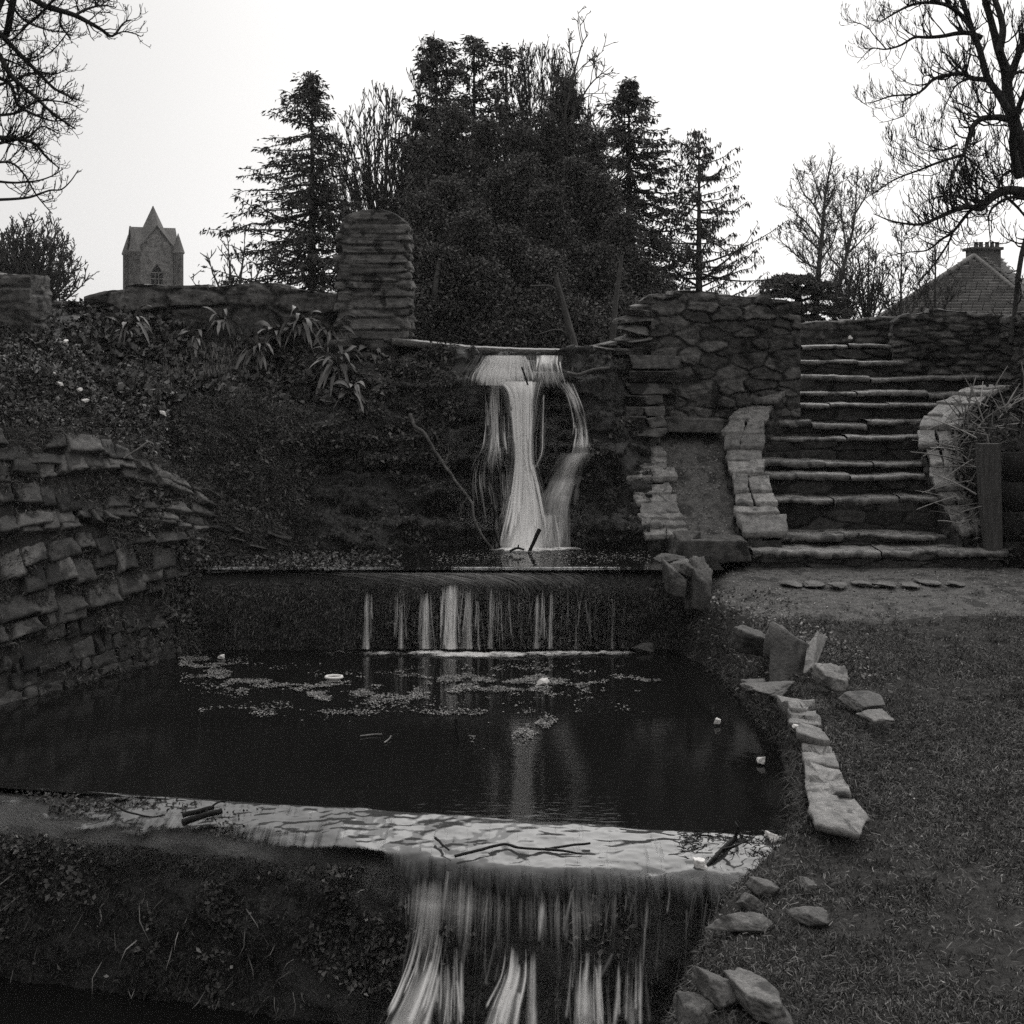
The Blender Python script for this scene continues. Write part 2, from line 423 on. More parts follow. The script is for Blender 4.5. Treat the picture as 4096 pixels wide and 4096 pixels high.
# ---------------------------------------------------------------- rubble pattern
def rubble(s, t, ch, cw, seed=0, gap=0.02, warp=0.06, relief=0.04, tilt=0.0, rnd=0.62, facet=0.5, pw=4.0):
    """height over a wall face laid with irregular stones in rough courses; s, t in metres.
    Each stone is a cell round a jittered centre, has its own level and its own slanting face."""
    z0 = np.zeros_like(s)
    sw = s + warp * fbm(np.stack([s * 1.7, t * 1.7, z0 + seed], -1), 3, seed) + .25 * warp * fbm(np.stack([s * 9, t * 9, z0], -1), 2, seed + 1)
    tw = t + warp * 0.6 * fbm(np.stack([s * 1.5, t * 2.1, z0 + 40 + seed], -1), 3, seed + 5) + .12 * warp * fbm(np.stack([s * 11, t * 11, z0], -1), 2, seed + 2)
    x = sw / cw; y = tw / ch; iy = np.floor(y); 
    best = np.full(s.shape, 1e9); bi = np.zeros(s.shape); bj = np.zeros(s.shape); bx = np.zeros(s.shape); by = np.zeros(s.shape)
    cells = []; sec = np.full(s.shape, 1e9)
    for dj in (-2, -1, 0, 1, 2):
        j = iy + dj; off = hsh(j, j * 0, j * 0 + 5, seed); ix = np.floor(x - off)
        for di in (-1, 0, 1, 2) if False else (-1, 0, 1):
            i = ix + di
            cx = i + off + .5 + rnd * (hsh(i, j, i * 0 + 1, seed) - .5); cy = j + .5 + rnd * 1.1 * (hsh(i, j, i * 0 + 2, seed) - .5)
            cells.append((i, j, cx, cy))
            sz = .75 + .5 * hsh(i, j, i * 0 + 3, seed)
            rt = .5 * (hsh(i, j, i * 0 + 4, seed) - .5); ax = (x - cx); ay = (y - cy)
            d2 = (np.abs(ax + rt * ay) ** pw + np.abs(ay - rt * .6 * ax) ** pw) ** (1 / pw) / sz
            m = d2 < best
            sec = np.where(m, best, np.minimum(sec, d2))
            best = np.where(m, d2, best); bi = np.where(m, i, bi); bj = np.where(m, j, bj); bx = np.where(m, cx, bx); by = np.where(m, cy, by)
    e = (sec - best) * .5 * ch
    e = e + 0.006 * fbm(np.stack([s * 30, t * 30, z0], -1), 2, seed + 4)
    body = sstep(-0.001, gap, e)
    h0 = hsh(bi, bj, bi * 0 + 11, seed); gx = hsh(bi, bj, bi * 0 + 12, seed) - .5; gy = hsh(bi, bj, bi * 0 + 13, seed) - .5; tn = hsh(bi, bj, bi * 0 + 14, seed)
    lx = (x - bx) * cw; ly = (y - by) * ch
    h = relief * (0.15 + 1.0 * h0) + facet * relief * (gx * lx / cw * 2 + gy * ly / ch * 2) - tilt * (ly / ch) * (0.6 + .8 * h0)
    h = body * (h + relief * 0.45 * fbm(np.stack([s * 8, t * 19, h0 * 50], -1), 4, seed + 6) + relief * .25 * np.round(2 * fbm(np.stack([s * 4, t * 9, h0 * 70], -1), 2, seed + 7)))
    tone = (0.30 + 0.70 * body) * (0.55 + 0.9 * tn)
    return h, tone, body

def wall_face(G, ch, cw, seed, **k):
    """a dense grid pushed out along its normals by the rubble pattern"""
    N = gnormals(G)
    ds = np.linalg.norm(np.diff(G, axis=1), axis=-1).mean(0); s = np.concatenate([[0], np.cumsum(ds)])
    dt = np.linalg.norm(np.diff(G, axis=0), axis=-1).mean(1); t = np.concatenate([[0], np.cumsum(dt)])
    S = np.broadcast_to(s[None], G.shape[:2]).copy(); T = np.broadcast_to((t[-1] - t)[:, None], G.shape[:2]).copy()
    h, tone, body = rubble(S, T, ch, cw, seed, **k)
    return G + N * h[..., None], N, tone, body

def closed_wall(name, quad, top, thick, ch, cw, seed, material, label, cat, res=0.014, group=None, topj=0.05, **k):
    """free-standing rubble wall: front face between two ground points with a broken top line, side faces, top and back.
    quad: (left xyz bottom, right xyz bottom); top: list of (fraction, z)"""
    A, B = [np.array(q, float) for q in quad]
    ln = np.linalg.norm((B - A)[:2]); ex = np.array([B[0] - A[0], B[1] - A[1], 0]) / ln
    n = np.array([ex[1], -ex[0], 0])        # towards the camera side
    fr = np.array([p[0] for p in top]); zt = np.array([p[1] for p in top])
    nc = max(8, int(ln / res)); f = np.linspace(0, 1, nc)
    ztop = np.interp(f, fr, zt)
    st = np.floor(f * ln / (cw * 0.8) + 0.3 * np.sin(f * 40))
    ztop = ztop + topj * (hsh(st, st * 0, st * 0, seed) - .5) * 1.6 + 0.012 * fbm(np.stack([f * ln * 12, f * 0, f * 0], -1), 3, seed)
    zb = A[2] + (B[2] - A[2]) * f
    nr = max(8, int((ztop.max() - zb.min()) / res)); g = np.linspace(0, 1, nr)
    G = np.zeros((nr, nc, 3))
    base = A[None] + ex[None] * (f * ln)[:, None]
    G[..., 0] = base[None, :, 0]; G[..., 1] = base[None, :, 1]
    G[..., 2] = ztop[None] + (zb - ztop)[None] * g[:, None]
    S = np.broadcast_to((f * ln)[None], (nr, nc)).copy()
    h, tone, body = rubble(S, G[..., 2], ch, cw, seed, **k)
    h = h - 0.05 * (1 - g[:, None] > 0.985) * 0.4
    Fr = G + n * h[..., None]
    Bk = G - n * (thick + h[..., None])
    acc = Acc()
    acc.add(Fr, gridfaces(nr, nc), tone)
    acc.add(Bk[:, ::-1], gridfaces(nr, nc), tone[:, ::-1])
    # top
    m = 14
    w = np.linspace(0, 1, m)[:, None, None]
    Tp = Fr[0][None] * (1 - w) + Bk[0][None] * w
    dz = 0.03 * fbm(Tp * np.array([7, 7, 7]), 4, seed + 20); dz[0] = 0; dz[-1] = 0
    Tp[..., 2] += dz
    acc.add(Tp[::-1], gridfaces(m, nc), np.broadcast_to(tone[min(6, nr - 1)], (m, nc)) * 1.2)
    # ends
    for col, sg in ((0, -1), (-1, 1)):
        E = Fr[:, col][None] * (1 - w) + Bk[:, col][None] * w
        S2 = np.broadcast_to((w[..., 0] * thick), E.shape[:2]).copy()
        h2, t2, _ = rubble(S2 + 3.3, E[..., 2], ch, cw, seed + 1, **k)
        prof = np.sin(np.linspace(0, np.pi, m))[:, None] ** 0.5
        E = E + ex * sg * (h2 * prof)[..., None]
        acc.add(E if sg < 0 else E[::-1], gridfaces(m, nr), t2)
    o = acc.build(name, material, None, True)
    tag(o, label, cat, group)
    return o, Fr, n

def stone_mesh(name, c, size, mat_, parent=None, seed=0, rot=0.0, tiltx=0.0, tilty=0.0, flat=1.0, rough=0.18, corners=7, tone=1.0, boxy=None):
    """an angular broken stone: the solid cut out by random planes, chipped along its edges"""
    r = np.random.default_rng(seed)
    bx = (0.75 if corners >= 8 else 0.3) if boxy is None else boxy
    pl = [np.array(v, float) for v in ((1, 0, 0), (-1, 0, 0), (0, 1, 0), (0, -1, 0), (0, 0, 1), (0, 0, -1))]
    Np = []; Dp = []
    for v in pl:
        w = v + (1 - bx) * .45 * r.normal(size=3); Np.append(w / np.linalg.norm(w)); Dp.append(.86 + .14 * r.random())
    for _ in range(4 if bx > .6 else 7):
        w = r.normal(size=3); w /= np.linalg.norm(w); Np.append(w); Dp.append((1.15 if bx > .6 else .88) + .25 * r.random())
    Np = np.array(Np); Dp = np.array(Dp)
    nr, k = 34, 60
    th = np.linspace(0.001, np.pi - .001, nr)[:, None]; ph = np.linspace(0, 2 * np.pi, k, endpoint=False)[None]
    Dn = np.stack([np.sin(th) * np.cos(ph), np.sin(th) * np.sin(ph), np.cos(th) + 0 * ph], -1)
    dots = Dn @ Np.T
    R = np.where(dots > 1e-3, Dp[None, None] / np.maximum(dots, 1e-3), 1e9).min(-1)
    G = Dn * R[..., None]
    am = rough * .5
    G = G * (1 + am * fbm(G * 1.6 + seed * 3.1, 3, seed)[..., None] + am * .55 * fbm(G * np.array([4, 4, 9]) + seed, 3, seed + 1)[..., None])
    G = G * np.array(size)[None, None] * 0.5
    cx, sx = math.cos(tiltx), math.sin(tiltx); cy, sy = math.cos(tilty), math.sin(tilty); cr, sr = math.cos(rot), math.sin(rot)
    Rx = np.array([[1, 0, 0], [0, cx, -sx], [0, sx, cx]]); Ry = np.array([[cy, 0, sy], [0, 1, 0], [-sy, 0, cy]]); Rz = np.array([[cr, -sr, 0], [sr, cr, 0], [0, 0, 1]])
    G = G @ (Rz @ Ry @ Rx).T + np.array(c)
    a = np.arange(nr * k).reshape(nr, k); b = np.roll(a, -1, axis=1)
    q = np.stack([a[:-1], a[1:], b[1:], b[:-1]], -1).reshape(-1, 4)
    return meshobj(name, G.reshape(-1, 3), q, mat_, parent, False, tone=np.full(nr * k, tone))

# ---------------------------------------------------------------- ground, one sheet to the horizon
def creek_right(y):
    return np.interp(y, [-50, 3, 5, 6, 7.0, 7.3, 7.5, 7.62, 7.75, 8.1, 8.9, 10.1, 11.6, 13.0, 13.3, 14.6], [-.3, -.3, -.2, 0.06, 0.42, 0.80, 1.05, 1.25, 1.50, 1.53, 1.72, 1.68, 1.5, 1.34, 1.6, 1.9])
def creek_left(y):
    return np.interp(y, [-50, 5, 8.6, 10.7, 11.3, 12.36, 13.0, 14.6], [-6, -5.5, -5.2, -4.7, -4.3, -3.6, -3.1, -2.6])
def lawn_z(x, y):
    L0 = 0.2 + (y - 5.5) * 0.042
    L0 = L0 + 0.10 * np.clip(x - 3.5, 0, 3) * 0.3
    L0 = np.minimum(L0, 0.57)
    return L0
def ground_z(x, y):
    bed = np.where(y < np.interp(x, [-7, -3.13, -1.3, 0.1, 1.45, 2.0], [9.36, 8.68, 8.17, 7.83, 7.77, 7.75]) + .15, -1.15, np.where(y < 13.3, -0.45, 0.35))
    Lz = lawn_z(x, y)
    xr = creek_right(y); wd = np.interp(y, [5, 7, 7.3, 7.5, 7.62, 7.75, 9, 10.2, 12, 13.2], [0.95, 0.80, 0.62, 0.52, 0.36, 0.10, 0.12, 0.45, 0.7, 0.45])
    t = sstep(0, 1, (x - xr) / wd)
    z = bed + (Lz - bed) * t
    dz = sstep(0.0, 0.3, x - xr) * np.where(y < 13, 1, 0)
    z = z + dz * (0.03 * fbm(np.stack([x * 1.6, y * 1.6, 0 * x], -1), 3, 3) + 0.014 * fbm(np.stack([x * 9, y * 9, 0 * x], -1), 4, 8))
    # left side rises behind the embankment
    xl = creek_left(y)
    tl = sstep(0.35, 1.6, (xl - x)); z = np.where(x < xl, bed + (1.9 - bed) * tl, z)
    # plateau behind the cliff and the walls
    yp = np.interp(x, [-9, -4, -2, 1.2, 1.9, 2.0, 9], [15.2, 15.6, 16.3, 16.3, 16.5, 18.3, 18.3])
    tp = sstep(0, 0.35, y - yp)
    return z + (2.6 - z) * tp
xs = np.unique(np.concatenate([np.array([-900, -500, -250, -120, -60, -30, -18, -12, -9]), np.arange(-7, 0, 0.35), np.arange(0, 6.3, 0.05), np.arange(6.4, 12, .5), np.array([14, 20, 35, 60, 120, 250, 500, 900])]))
ys = np.unique(np.concatenate([np.array([-300, -100, -40, -15, -6, 0, 2]), np.arange(3, 4.2, .2), np.arange(4.2, 14.2, 0.05), np.arange(14.2, 19, 0.1), np.array([20, 22, 26, 32, 40, 55, 80, 120, 200, 400, 900, 1800])]))
X, Y = np.meshgrid(xs, ys)
Z = ground_z(X, Y)
back = sstep(2, -14, Y) * 2.2; Z = Z + back
tg = gmesh('ground', np.stack([X, Y, Z], -1), M['soil']); tag(tg, kind='structure')

# trodden path at the foot of the stairs
px_, py_ = np.meshgrid(np.linspace(1.55, 8, 200), np.linspace(11.85, 14.25, 90))
edge = 11.95 + 0.18 * fbm(np.stack([px_[0] * 1.5, 0 * px_[0], 0 * px_[0]], -1), 3, 5)
py_ = edge[None] + (14.25 - edge)[None] * np.linspace(0, 1, 90)[:, None]
edx = 0.35 * sstep(13.4, 12, py_)
px_ = px_ + edx * (8 - px_) / 6.5
pz_ = ground_z(px_, py_) + 0.012 - 0.05 * sstep(.1, 0, np.linspace(0, 1, 90))[:, None] - .05 * sstep(.05, 0, np.linspace(0, 1, 200))[None] + 0.014 * fbm(np.stack([px_ * 6, py_ * 6, 0 * px_], -1), 3, 2)
pth = gmesh('path', np.stack([px_, py_, pz_], -1), M['path']); tag(pth, kind='structure')

_r = np.random.default_rng(55); _i = _r.integers(4, 86, 5000); _j = _r.integers(3, 197, 5000)
_P = np.stack([px_[_i, _j], py_[_i, _j], pz_[_i, _j] + .004], -1) + np.stack([.02 * _r.normal(size=5000), .01 * _r.normal(size=5000), 0 * _i], -1)
_D = _r.normal(size=(5000, 3)) * np.array([1, 1, .3]); _N = _r.normal(size=(5000, 3)) * .7 + np.array([0, 0, 1])
_V, _F = leafquads(_P, _D, _N, .012 + .03 * _r.random(5000) ** 3, .014)
tag(meshobj('path_grit', _V, _F, M['litter']), 'grit and leaf scraps trodden into the path below the stairs', 'grit', kind='stuff')

# ---------------------------------------------------------------- water sheets
def sheet(name, pts_l, pts_r, ysr, z, material):
    n = len(ysr)
    V = []
    for l_, r_, y in zip(pts_l, pts_r, ysr): V += [(l_, y, z), (r_, y, z)]
    Fq = np.array([[2 * i, 2 * i + 1, 2 * i + 3, 2 * i + 2] for i in range(n - 1)])
    o = meshobj(name, V, Fq, material); tag(o, kind='structure'); return o
def wback(x): return np.interp(x, [-7, -3.31, 1.55, 2.5], [9.85, 9.09, 8.12, 7.9])      # back edge of the front weir crest
def wfront(x): return np.interp(x, [-7, -3.13, -1.3, 0.1, 1.45, 2.0], [9.36, 8.68, 8.17, 7.83, 7.77, 7.75])
yy = np.array([8.15, 9.2, 10, 11.3, 12.4, 13.25])
# middle pool: follows the weir crest at its near side
xx = np.linspace(-7, 2.0, 60)
Vn = np.concatenate([np.stack([xx, wback(xx) - 0.02, 0 * xx], -1), np.stack([xx, 0 * xx + 13.3, 0 * xx], -1)])
wm = meshobj('pool_water', Vn, gridfaces(2, 60), M['water']); tag(wm, kind='structure')
sheet('upper_pool_water', [-4.2, -4.2], [2.0, 2.0], [13.22, 15.0], 0.72, M['water'])
sheet('stream_water', [-8, -8, -8], [1.4, 1.5, 1.6], [3.0, 6.0, 8.4], -0.85, M['waterlow'])
sheet('mill_pond_water', [-6.0, -6.0], [1.9, 1.9], [16.45, 24.0], 2.70, M['water'])

# ---------------------------------------------------------------- cliff and back bank
ctl = [
 [(20,318,16.5),(120,300,16.9),(200,322,16.6),(260,325,16.5),(310,330,16.5),(360,336,16.5),(420,346,16.3),(480,352,16.2),(540,352,16.2),(600,353,16.2),(652,358,16.3)],
 [(20,340,15.4),(120,355,15.5),(200,372,15.8),(260,378,15.9),(310,385,15.9),(360,385,15.9),(420,378,15.9),(480,377,15.75),(540,377,15.72),(600,378,15.8),(652,400,16.0)],
 [(20,380,14.2),(120,400,14.5),(200,400,14.9),(260,410,15.0),(310,420,15.3),(360,425,15.4),(420,425,15.5),(480,425,15.5),(540,425,15.5),(600,425,15.4),(652,440,15.5)],
 [(20,450,13.2),(120,450,13.9),(200,450,14.4),(260,470,14.6),(310,480,15.0),(360,480,15.1),(420,480,15.2),(480,480,15.25),(540,480,15.25),(600,480,15.1),(652,490,14.9)],
 [(20,560,13.0),(120,560,13.4),(200,556,13.9),(260,554,14.3),(310,556,14.5),(360,558,14.6),(420,558,14.6),(480,558,14.65),(540,558,14.65),(600,558,14.55),(652,566,14.25)]]
G = patch([[W(*p) for p in r] for r in ctl], 230, 520)
N = gnormals(G)
strata = fbm(G * np.array([1.3, 1.3, 5.5]), 4, 41)
lumps = fbm(G * np.array([2.6, 2.6, 2.6]), 4, 52)
ui, vi = px(G)
mid = sstep(280, 340, ui)
disp = 0.24 * (np.round(strata * 3) / 3 * 0.6 + strata * 0.4) * mid + 0.13 * lumps * (0.5 + 0.5 * mid) + 0.04 * fbm(G * 9, 3, 3)
# the lip the water leaps from, a shelf on the left half way down, one under the right stream
disp += 0.07 * np.exp(-((vi - 381) / 5.0) ** 2) * sstep(440, 475, ui) * sstep(610, 590, ui)
disp += 0.14 * np.exp(-((vi - 462) / 7.0) ** 2) * sstep(440, 470, ui) * sstep(515, 500, ui)
disp += 0.24 * np.exp(-((vi - 458) / 9.0) ** 2 - ((ui - 583) / 9.0) ** 2)
disp += 0.2 * np.exp(-((vi - 500) / 9.0) ** 2 - ((ui - 440) / 25.0) ** 2)
disp *= sstep(0, 12, np.arange(230))[:, None]
G = G + N * disp[..., None]
N = gnormals(G)
cliff = gmesh('rock_face', G, M['cliff']); tag(cliff, kind='structure')
CG, CN = G, N
cu, cv = px(CG); cu = cu.ravel(); cv = cv.ravel(); cd = CG[..., 1].ravel()
def cliff_d(u, v, r=5):
    m = (abs(cu - u) < r) & (abs(cv - v) < r)
    return cd[m].min() if m.any() else 15.0

def tufts(name, G, N, n, ln, wd, mat_, keep=None, seed=0, droop=0.4, out=0.6, kind='stuff', label=None, cat=None, blade=True):
    P, Nn = scatter(G, N, n, keep, seed)
    r = np.random.default_rng(seed + 1)
    D = nrm(Nn * out + rdir(n, r) * 0.8 + np.array([0, 0, -droop]))
    l_ = ln * (0.4 + 1.1 * r.random(n) ** 2)
    if blade: V, Fq = blades(P, D, None, l_, wd * (0.6 + 0.8 * r.random(n)))
    else:
        V, Fq = leafquads(P + Nn * 0.01, D, nrm(Nn + 0.7 * rdir(n, r)), l_, l_ * (wd * (0.7 + 0.6 * r.random(n))))
    o = meshobj(name, V, Fq, mat_)
    tag(o, label, cat, None, kind); return o
clump = fbm(CG * 3.1, 3, 77)
tufts('moss', CG, CN, 90000, 0.045, 0.010, M['moss'], keep=(clump > -0.25) * 1.0, seed=11, droop=0.9, label='dark moss hanging over the wet rock face beside the waterfall', cat='moss')
tufts('weeds', CG, CN, 24000, 0.045, 0.6, M['mosslt'], keep=(fbm(CG * 2.3, 3, 99) > 0.05) * (0.25 + (CG[..., 2] > 1.5)), seed=15, droop=0.5, blade=False, label='small leafy weeds rooted in the rock face', cat='weeds')
kl = sstep(330, 280, ui) * (vi > 385) * (vi < 560)
tufts('bank_grass', CG, CN, 50000, 0.055, 0.010, M['mosslt'], keep=kl + 1e-6, seed=21, droop=0.1, label='short grass and moss on the slope left of the waterfall', cat='grass')

# right side bank running down from the crest to the coping wall
ctl = [[(612,353,16.3),(618,380,16.0),(612,430,15.4),(604,490,15.0),(596,556,14.65)],
       [(626,352,16.2),(626,385,15.95),(614,440,15.55),(616,490,15.05),(622,562,14.6)],
       [(640,365,16.2),(634,395,16.1),(620,450,15.95),(630,510,15.3),(646,578,14.7)]]
G2 = np.swapaxes(patch([[W(*p) for p in r] for r in ctl], 60, 170), 0, 1)
N2 = gnormals(G2)
G2 = G2 + N2 * (0.09 * fbm(G2 * 3, 4, 8) + 0.05 * fbm(G2 * np.array([2, 2, 8]), 3, 9))[..., None]
sb = gmesh('mossy_bank', G2, M['cliff']); tag(sb, kind='structure')
tufts('hanging_moss', G2, N2, 22000, 0.06, 0.010, M['moss'], seed=31, droop=1.1, label='dark moss hanging down the bank between the waterfall and the coping wall', cat='moss')

# ---------------------------------------------------------------- left embankment of rough stone
ctl = [
 [(-110,420,11.9),(-60,423,12.1),(0,425,12.3),(60,428,12.8),(120,440,13.3),(180,470,13.75),(225,500,14.0),(290,530,14.35)],
 [(-110,490,11.5),(-60,490,11.7),(0,490,12.0),(60,488,12.5),(120,490,13.05),(180,505,13.5),(225,525,13.8),(285,545,14.3)],
 [(-110,580,11.0),(-60,570,11.3),(0,560,11.7),(60,550,12.2),(120,545,12.8),(180,545,13.2),(222,550,13.65),(280,556,14.25)],
 [(-110,660,10.5),(-60,645,10.9),(0,632,11.4),(60,620,11.95),(120,607,12.5),(172,597,13.0),(214,580,13.45),(270,562,14.1)],
 [(-110,752,9.95),(-60,734,10.5),(0,714,11.1),(60,697,11.6),(120,680,12.2),(165,668,12.7),(205,655,13.1),(215,650,13.3)]]
G3 = patch([[W(*p) for p in r] for r in ctl], 330, 470)
P3 = G3.copy()
ds = np.linalg.norm(np.diff(G3, axis=1), axis=-1).mean(0); s = np.concatenate([[0], np.cumsum(ds)])
S = np.broadcast_to(s[None], G3.shape[:2]).copy(); T = G3[..., 2] * 1.15 + 0.10 * S
N3 = gnormals(G3)
ui, vi = px(G3)
veg = sstep(165, 225, ui + 30 * fbm(G3 * 2, 2, 4)) # overgrown towards the upper pool
lowz = sstep(0.75, 0.45, G3[..., 2])
G3 = G3 - N3 * 0.03 + N3 * (0.03 * fbm(G3 * 5, 3, 12) + .03 * veg * (.6 + fbm(G3 * 2.5, 3, 13)))[..., None]
emb = gmesh('stone_embankment', G3, M['soil'])
tag(emb, 'sloping embankment of rough loose stone blocks rising from the middle pool on the left', 'embankment')
def surface_stones(name, G, N, parent, material, seed, hrow=(.13, .24), wst=(.22, .62), slope=0.05, lean=0.12):
    """separate angular stones laid in rough courses on a curved slope, lower edges standing out"""
    r = np.random.default_rng(seed); nr, nc = G.shape[:2]
    sc = np.concatenate([[0], np.cumsum(np.linalg.norm(np.diff(G, axis=1), axis=-1).mean(0))])
    tr_ = np.concatenate([[0], np.cumsum(np.linalg.norm(np.diff(G[::-1], axis=0), axis=-1).mean(1))])   # from the bottom
    def at(s_, t_):
        ci = np.interp(s_, sc, np.arange(nc)); ri = (nr - 1) - np.interp(t_, tr_, np.arange(nr))
        i = np.clip(ri.astype(int), 0, nr - 2); j = np.clip(ci.astype(int), 0, nc - 2); f = (ri - i)[..., None]; g = (ci - j)[..., None]
        P = (G[i, j] * (1 - g) + G[i, j + 1] * g) * (1 - f) + (G[i + 1, j] * (1 - g) + G[i + 1, j + 1] * g) * f
        return P, N[i, j]
    acc = Acc(); tcur = -.05
    m, k = 8, 11
    U, Vv = np.meshgrid(np.linspace(0, 1, k), np.linspace(0, 1, m))
    while tcur < tr_[-1] + .1:
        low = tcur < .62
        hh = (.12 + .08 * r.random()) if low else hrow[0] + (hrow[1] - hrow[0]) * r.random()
        scur = -.3 * r.random(); ph = r.random() * 9
        while scur < sc[-1]:
            w = wst[0] + (wst[1] - wst[0]) * r.random() ** 1.4; w *= .7 if low else 1
            sm = scur + w / 2; dt = slope * sm + .07 * math.sin(sm * 1.3 + ph) - slope * 3.0
            hj = hh * (.88 + .28 * r.random()); t0 = tcur + dt + .03 * r.normal()
            g_ = .006 + .014 * r.random()
            jit = lambda: .013 * r.normal()
            c = [np.array([scur + g_ + jit(), t0 + jit()]), np.array([scur + w - g_ + jit(), t0 + jit() + slope * w]), np.array([scur + w - g_ + jit(), t0 + hj + jit() + slope * w]), np.array([scur + g_ + jit(), t0 + hj + jit()])]
            if r.random() < .3: c[2] = c[2] * .88 + c[0] * .12      # broken corner
            if r.random() < .25: c[3] = c[3] * .9 + c[1] * .1
            ST = (c[0] * ((1 - U) * (1 - Vv))[..., None] + c[1] * (U * (1 - Vv))[..., None] + c[2] * (U * Vv)[..., None] + c[3] * ((1 - U) * Vv)[..., None])
            ST[..., 0] -= lean * (ST[..., 1] - t0); ST[..., 1] = np.minimum(ST[..., 1], tr_[-1] - .01)
            edge = np.minimum(np.minimum(U, 1 - U) * 4, np.minimum(Vv, 1 - Vv) * 3).clip(0, 1)
            ST += (.012 * np.stack([fbm(np.stack([ST[..., 0] * 22, ST[..., 1] * 22, 0 * U + seed], -1), 2, 3), fbm(np.stack([ST[..., 0] * 22, ST[..., 1] * 22, 0 * U + 9], -1), 2, 4)], -1)) * (1 - edge)[..., None]
            P, Nn = at(ST[..., 0], np.clip(ST[..., 1], -.3, None))
            if low: lvl, ti, tx = .015 + .012 * r.random(), .012 * r.random(), .01 * r.normal()
            else: lvl, ti, tx = .03 + .035 * r.random(), .02 + .055 * r.random(), .02 * r.normal()
            h = lvl + ti * (1 - Vv) * 1.0 - ti * .35 + tx * (U - .5) + .007 * fbm(np.stack([ST[..., 0] * 9, ST[..., 1] * 20, 0 * U + scur], -1), 3, 5) + .016 * np.round(1.6 * fbm(np.stack([ST[..., 0] * 4, ST[..., 1] * 9, 0 * U + tcur * 5], -1), 2, 6))
            h = h - .004 * (1 - sstep(0, .2, edge))
            Nm = Nn.reshape(-1, 3).mean(0); Nm /= np.linalg.norm(Nm)
            Pf = P + Nm * h[..., None]
            Gs = np.zeros((m + 2, k + 2, 3)); Gs[1:-1, 1:-1] = Pf
            Pb = P - Nm * .06
            Gs[0, 1:-1] = Pb[0]; Gs[-1, 1:-1] = Pb[-1]; Gs[1:-1, 0] = Pb[:, 0]; Gs[1:-1, -1] = Pb[:, -1]
            for a_, b_, q in ((0, 0, Pb[0, 0]), (0, -1, Pb[0, -1]), (-1, 0, Pb[-1, 0]), (-1, -1, Pb[-1, -1])): Gs[a_, b_] = q
            uu, vv = px(Pf[m // 2, k // 2])
            keep = 1 - sstep(190, 265, uu + 40 * (r.random() - .5)) * .8
            if t0 + hj + max(0, slope * w) < tr_[-1] - .005 and r.random() < keep * (.97 if low else .95):
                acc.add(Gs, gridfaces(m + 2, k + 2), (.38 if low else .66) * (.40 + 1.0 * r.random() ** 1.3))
            scur += w
        tcur += hh
    return acc.build(name, material, parent)
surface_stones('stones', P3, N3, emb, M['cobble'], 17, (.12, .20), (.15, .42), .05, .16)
body3 = sstep(-.1, .25, fbm(P3 * 4.2, 3, 71)) * (1 - .8 * veg)
G3 = P3 + N3 * (.035 + .03 * fbm(P3 * 6, 2, 9))[..., None]
EN = gnormals(P3)
gapk = (1 - body3 * 0.985)
tufts('embankment_weeds', G3, EN, 50000, 0.055, 0.008, M['mosslt'], keep=.35 * gapk ** 3 * (1 - lowz * .6) + 1.8 * veg + 0.5 * (fbm(P3 * 1.7, 3, 44) > 0.30), seed=41, droop=0.3, label='weeds and moss growing between the stones of the left embankment', cat='weeds')
tufts('embankment_ivy', G3, EN, 7000, 0.04, 0.8, M['ivy'], keep=(fbm(P3 * 1.5, 3, 61) > 0.25) * ((ui > 110) + 0.1) * (vi < 640) + 1e-7, seed=43, droop=0.4, blade=False, label='ivy leaves creeping over the lower right end of the embankment', cat='ivy')

# ivy slope above it
ctl = [
 [(-150,325,14.8),(-60,322,14.9),(0,330,15.0),(60,345,15.2),(110,372,15.3),(160,402,15.0)],
 [(-150,345,13.8),(-60,350,13.9),(0,352,14.0),(60,368,14.3),(110,390,14.5),(165,412,14.6)],
 [(-150,385,12.8),(-60,385,12.9),(0,385,13.2),(60,396,13.6),(115,410,13.9),(168,426,14.2)],
 [(-150,430,12.0),(-60,432,12.1),(0,434,12.4),(60,438,12.9),(115,448,13.4),(168,468,13.9)]]
G4 = patch([[W(*p) for p in r] for r in ctl], 110, 200)
N4 = gnormals(G4)
G4 = G4 + N4 * (0.22 * fbm(G4 * 2.2, 4, 3) + 0.10 * sstep(-.2, .6, fbm(G4 * 1.1, 2, 5)))[..., None]
sl = gmesh('slope', G4, M['soil']); tag(sl, kind='structure')
tufts('ivy_slope', G4, N4, 42000, 0.046, 0.62, M['ivy'], seed=51, droop=0.25, out=0.5, blade=False, label='dense low ivy covering the slope above the stone embankment', cat='ivy')
tufts('slope_grass', G4, N4, 16000, 0.07, 0.008, M['mosslt'], seed=53, droop=-0.1, keep=sstep(0.3, 1, np.broadcast_to(np.linspace(0, 1, 110)[:, None], (110, 200)).copy()) + .05, label='grass growing through the ivy along the top of the embankment', cat='grass')

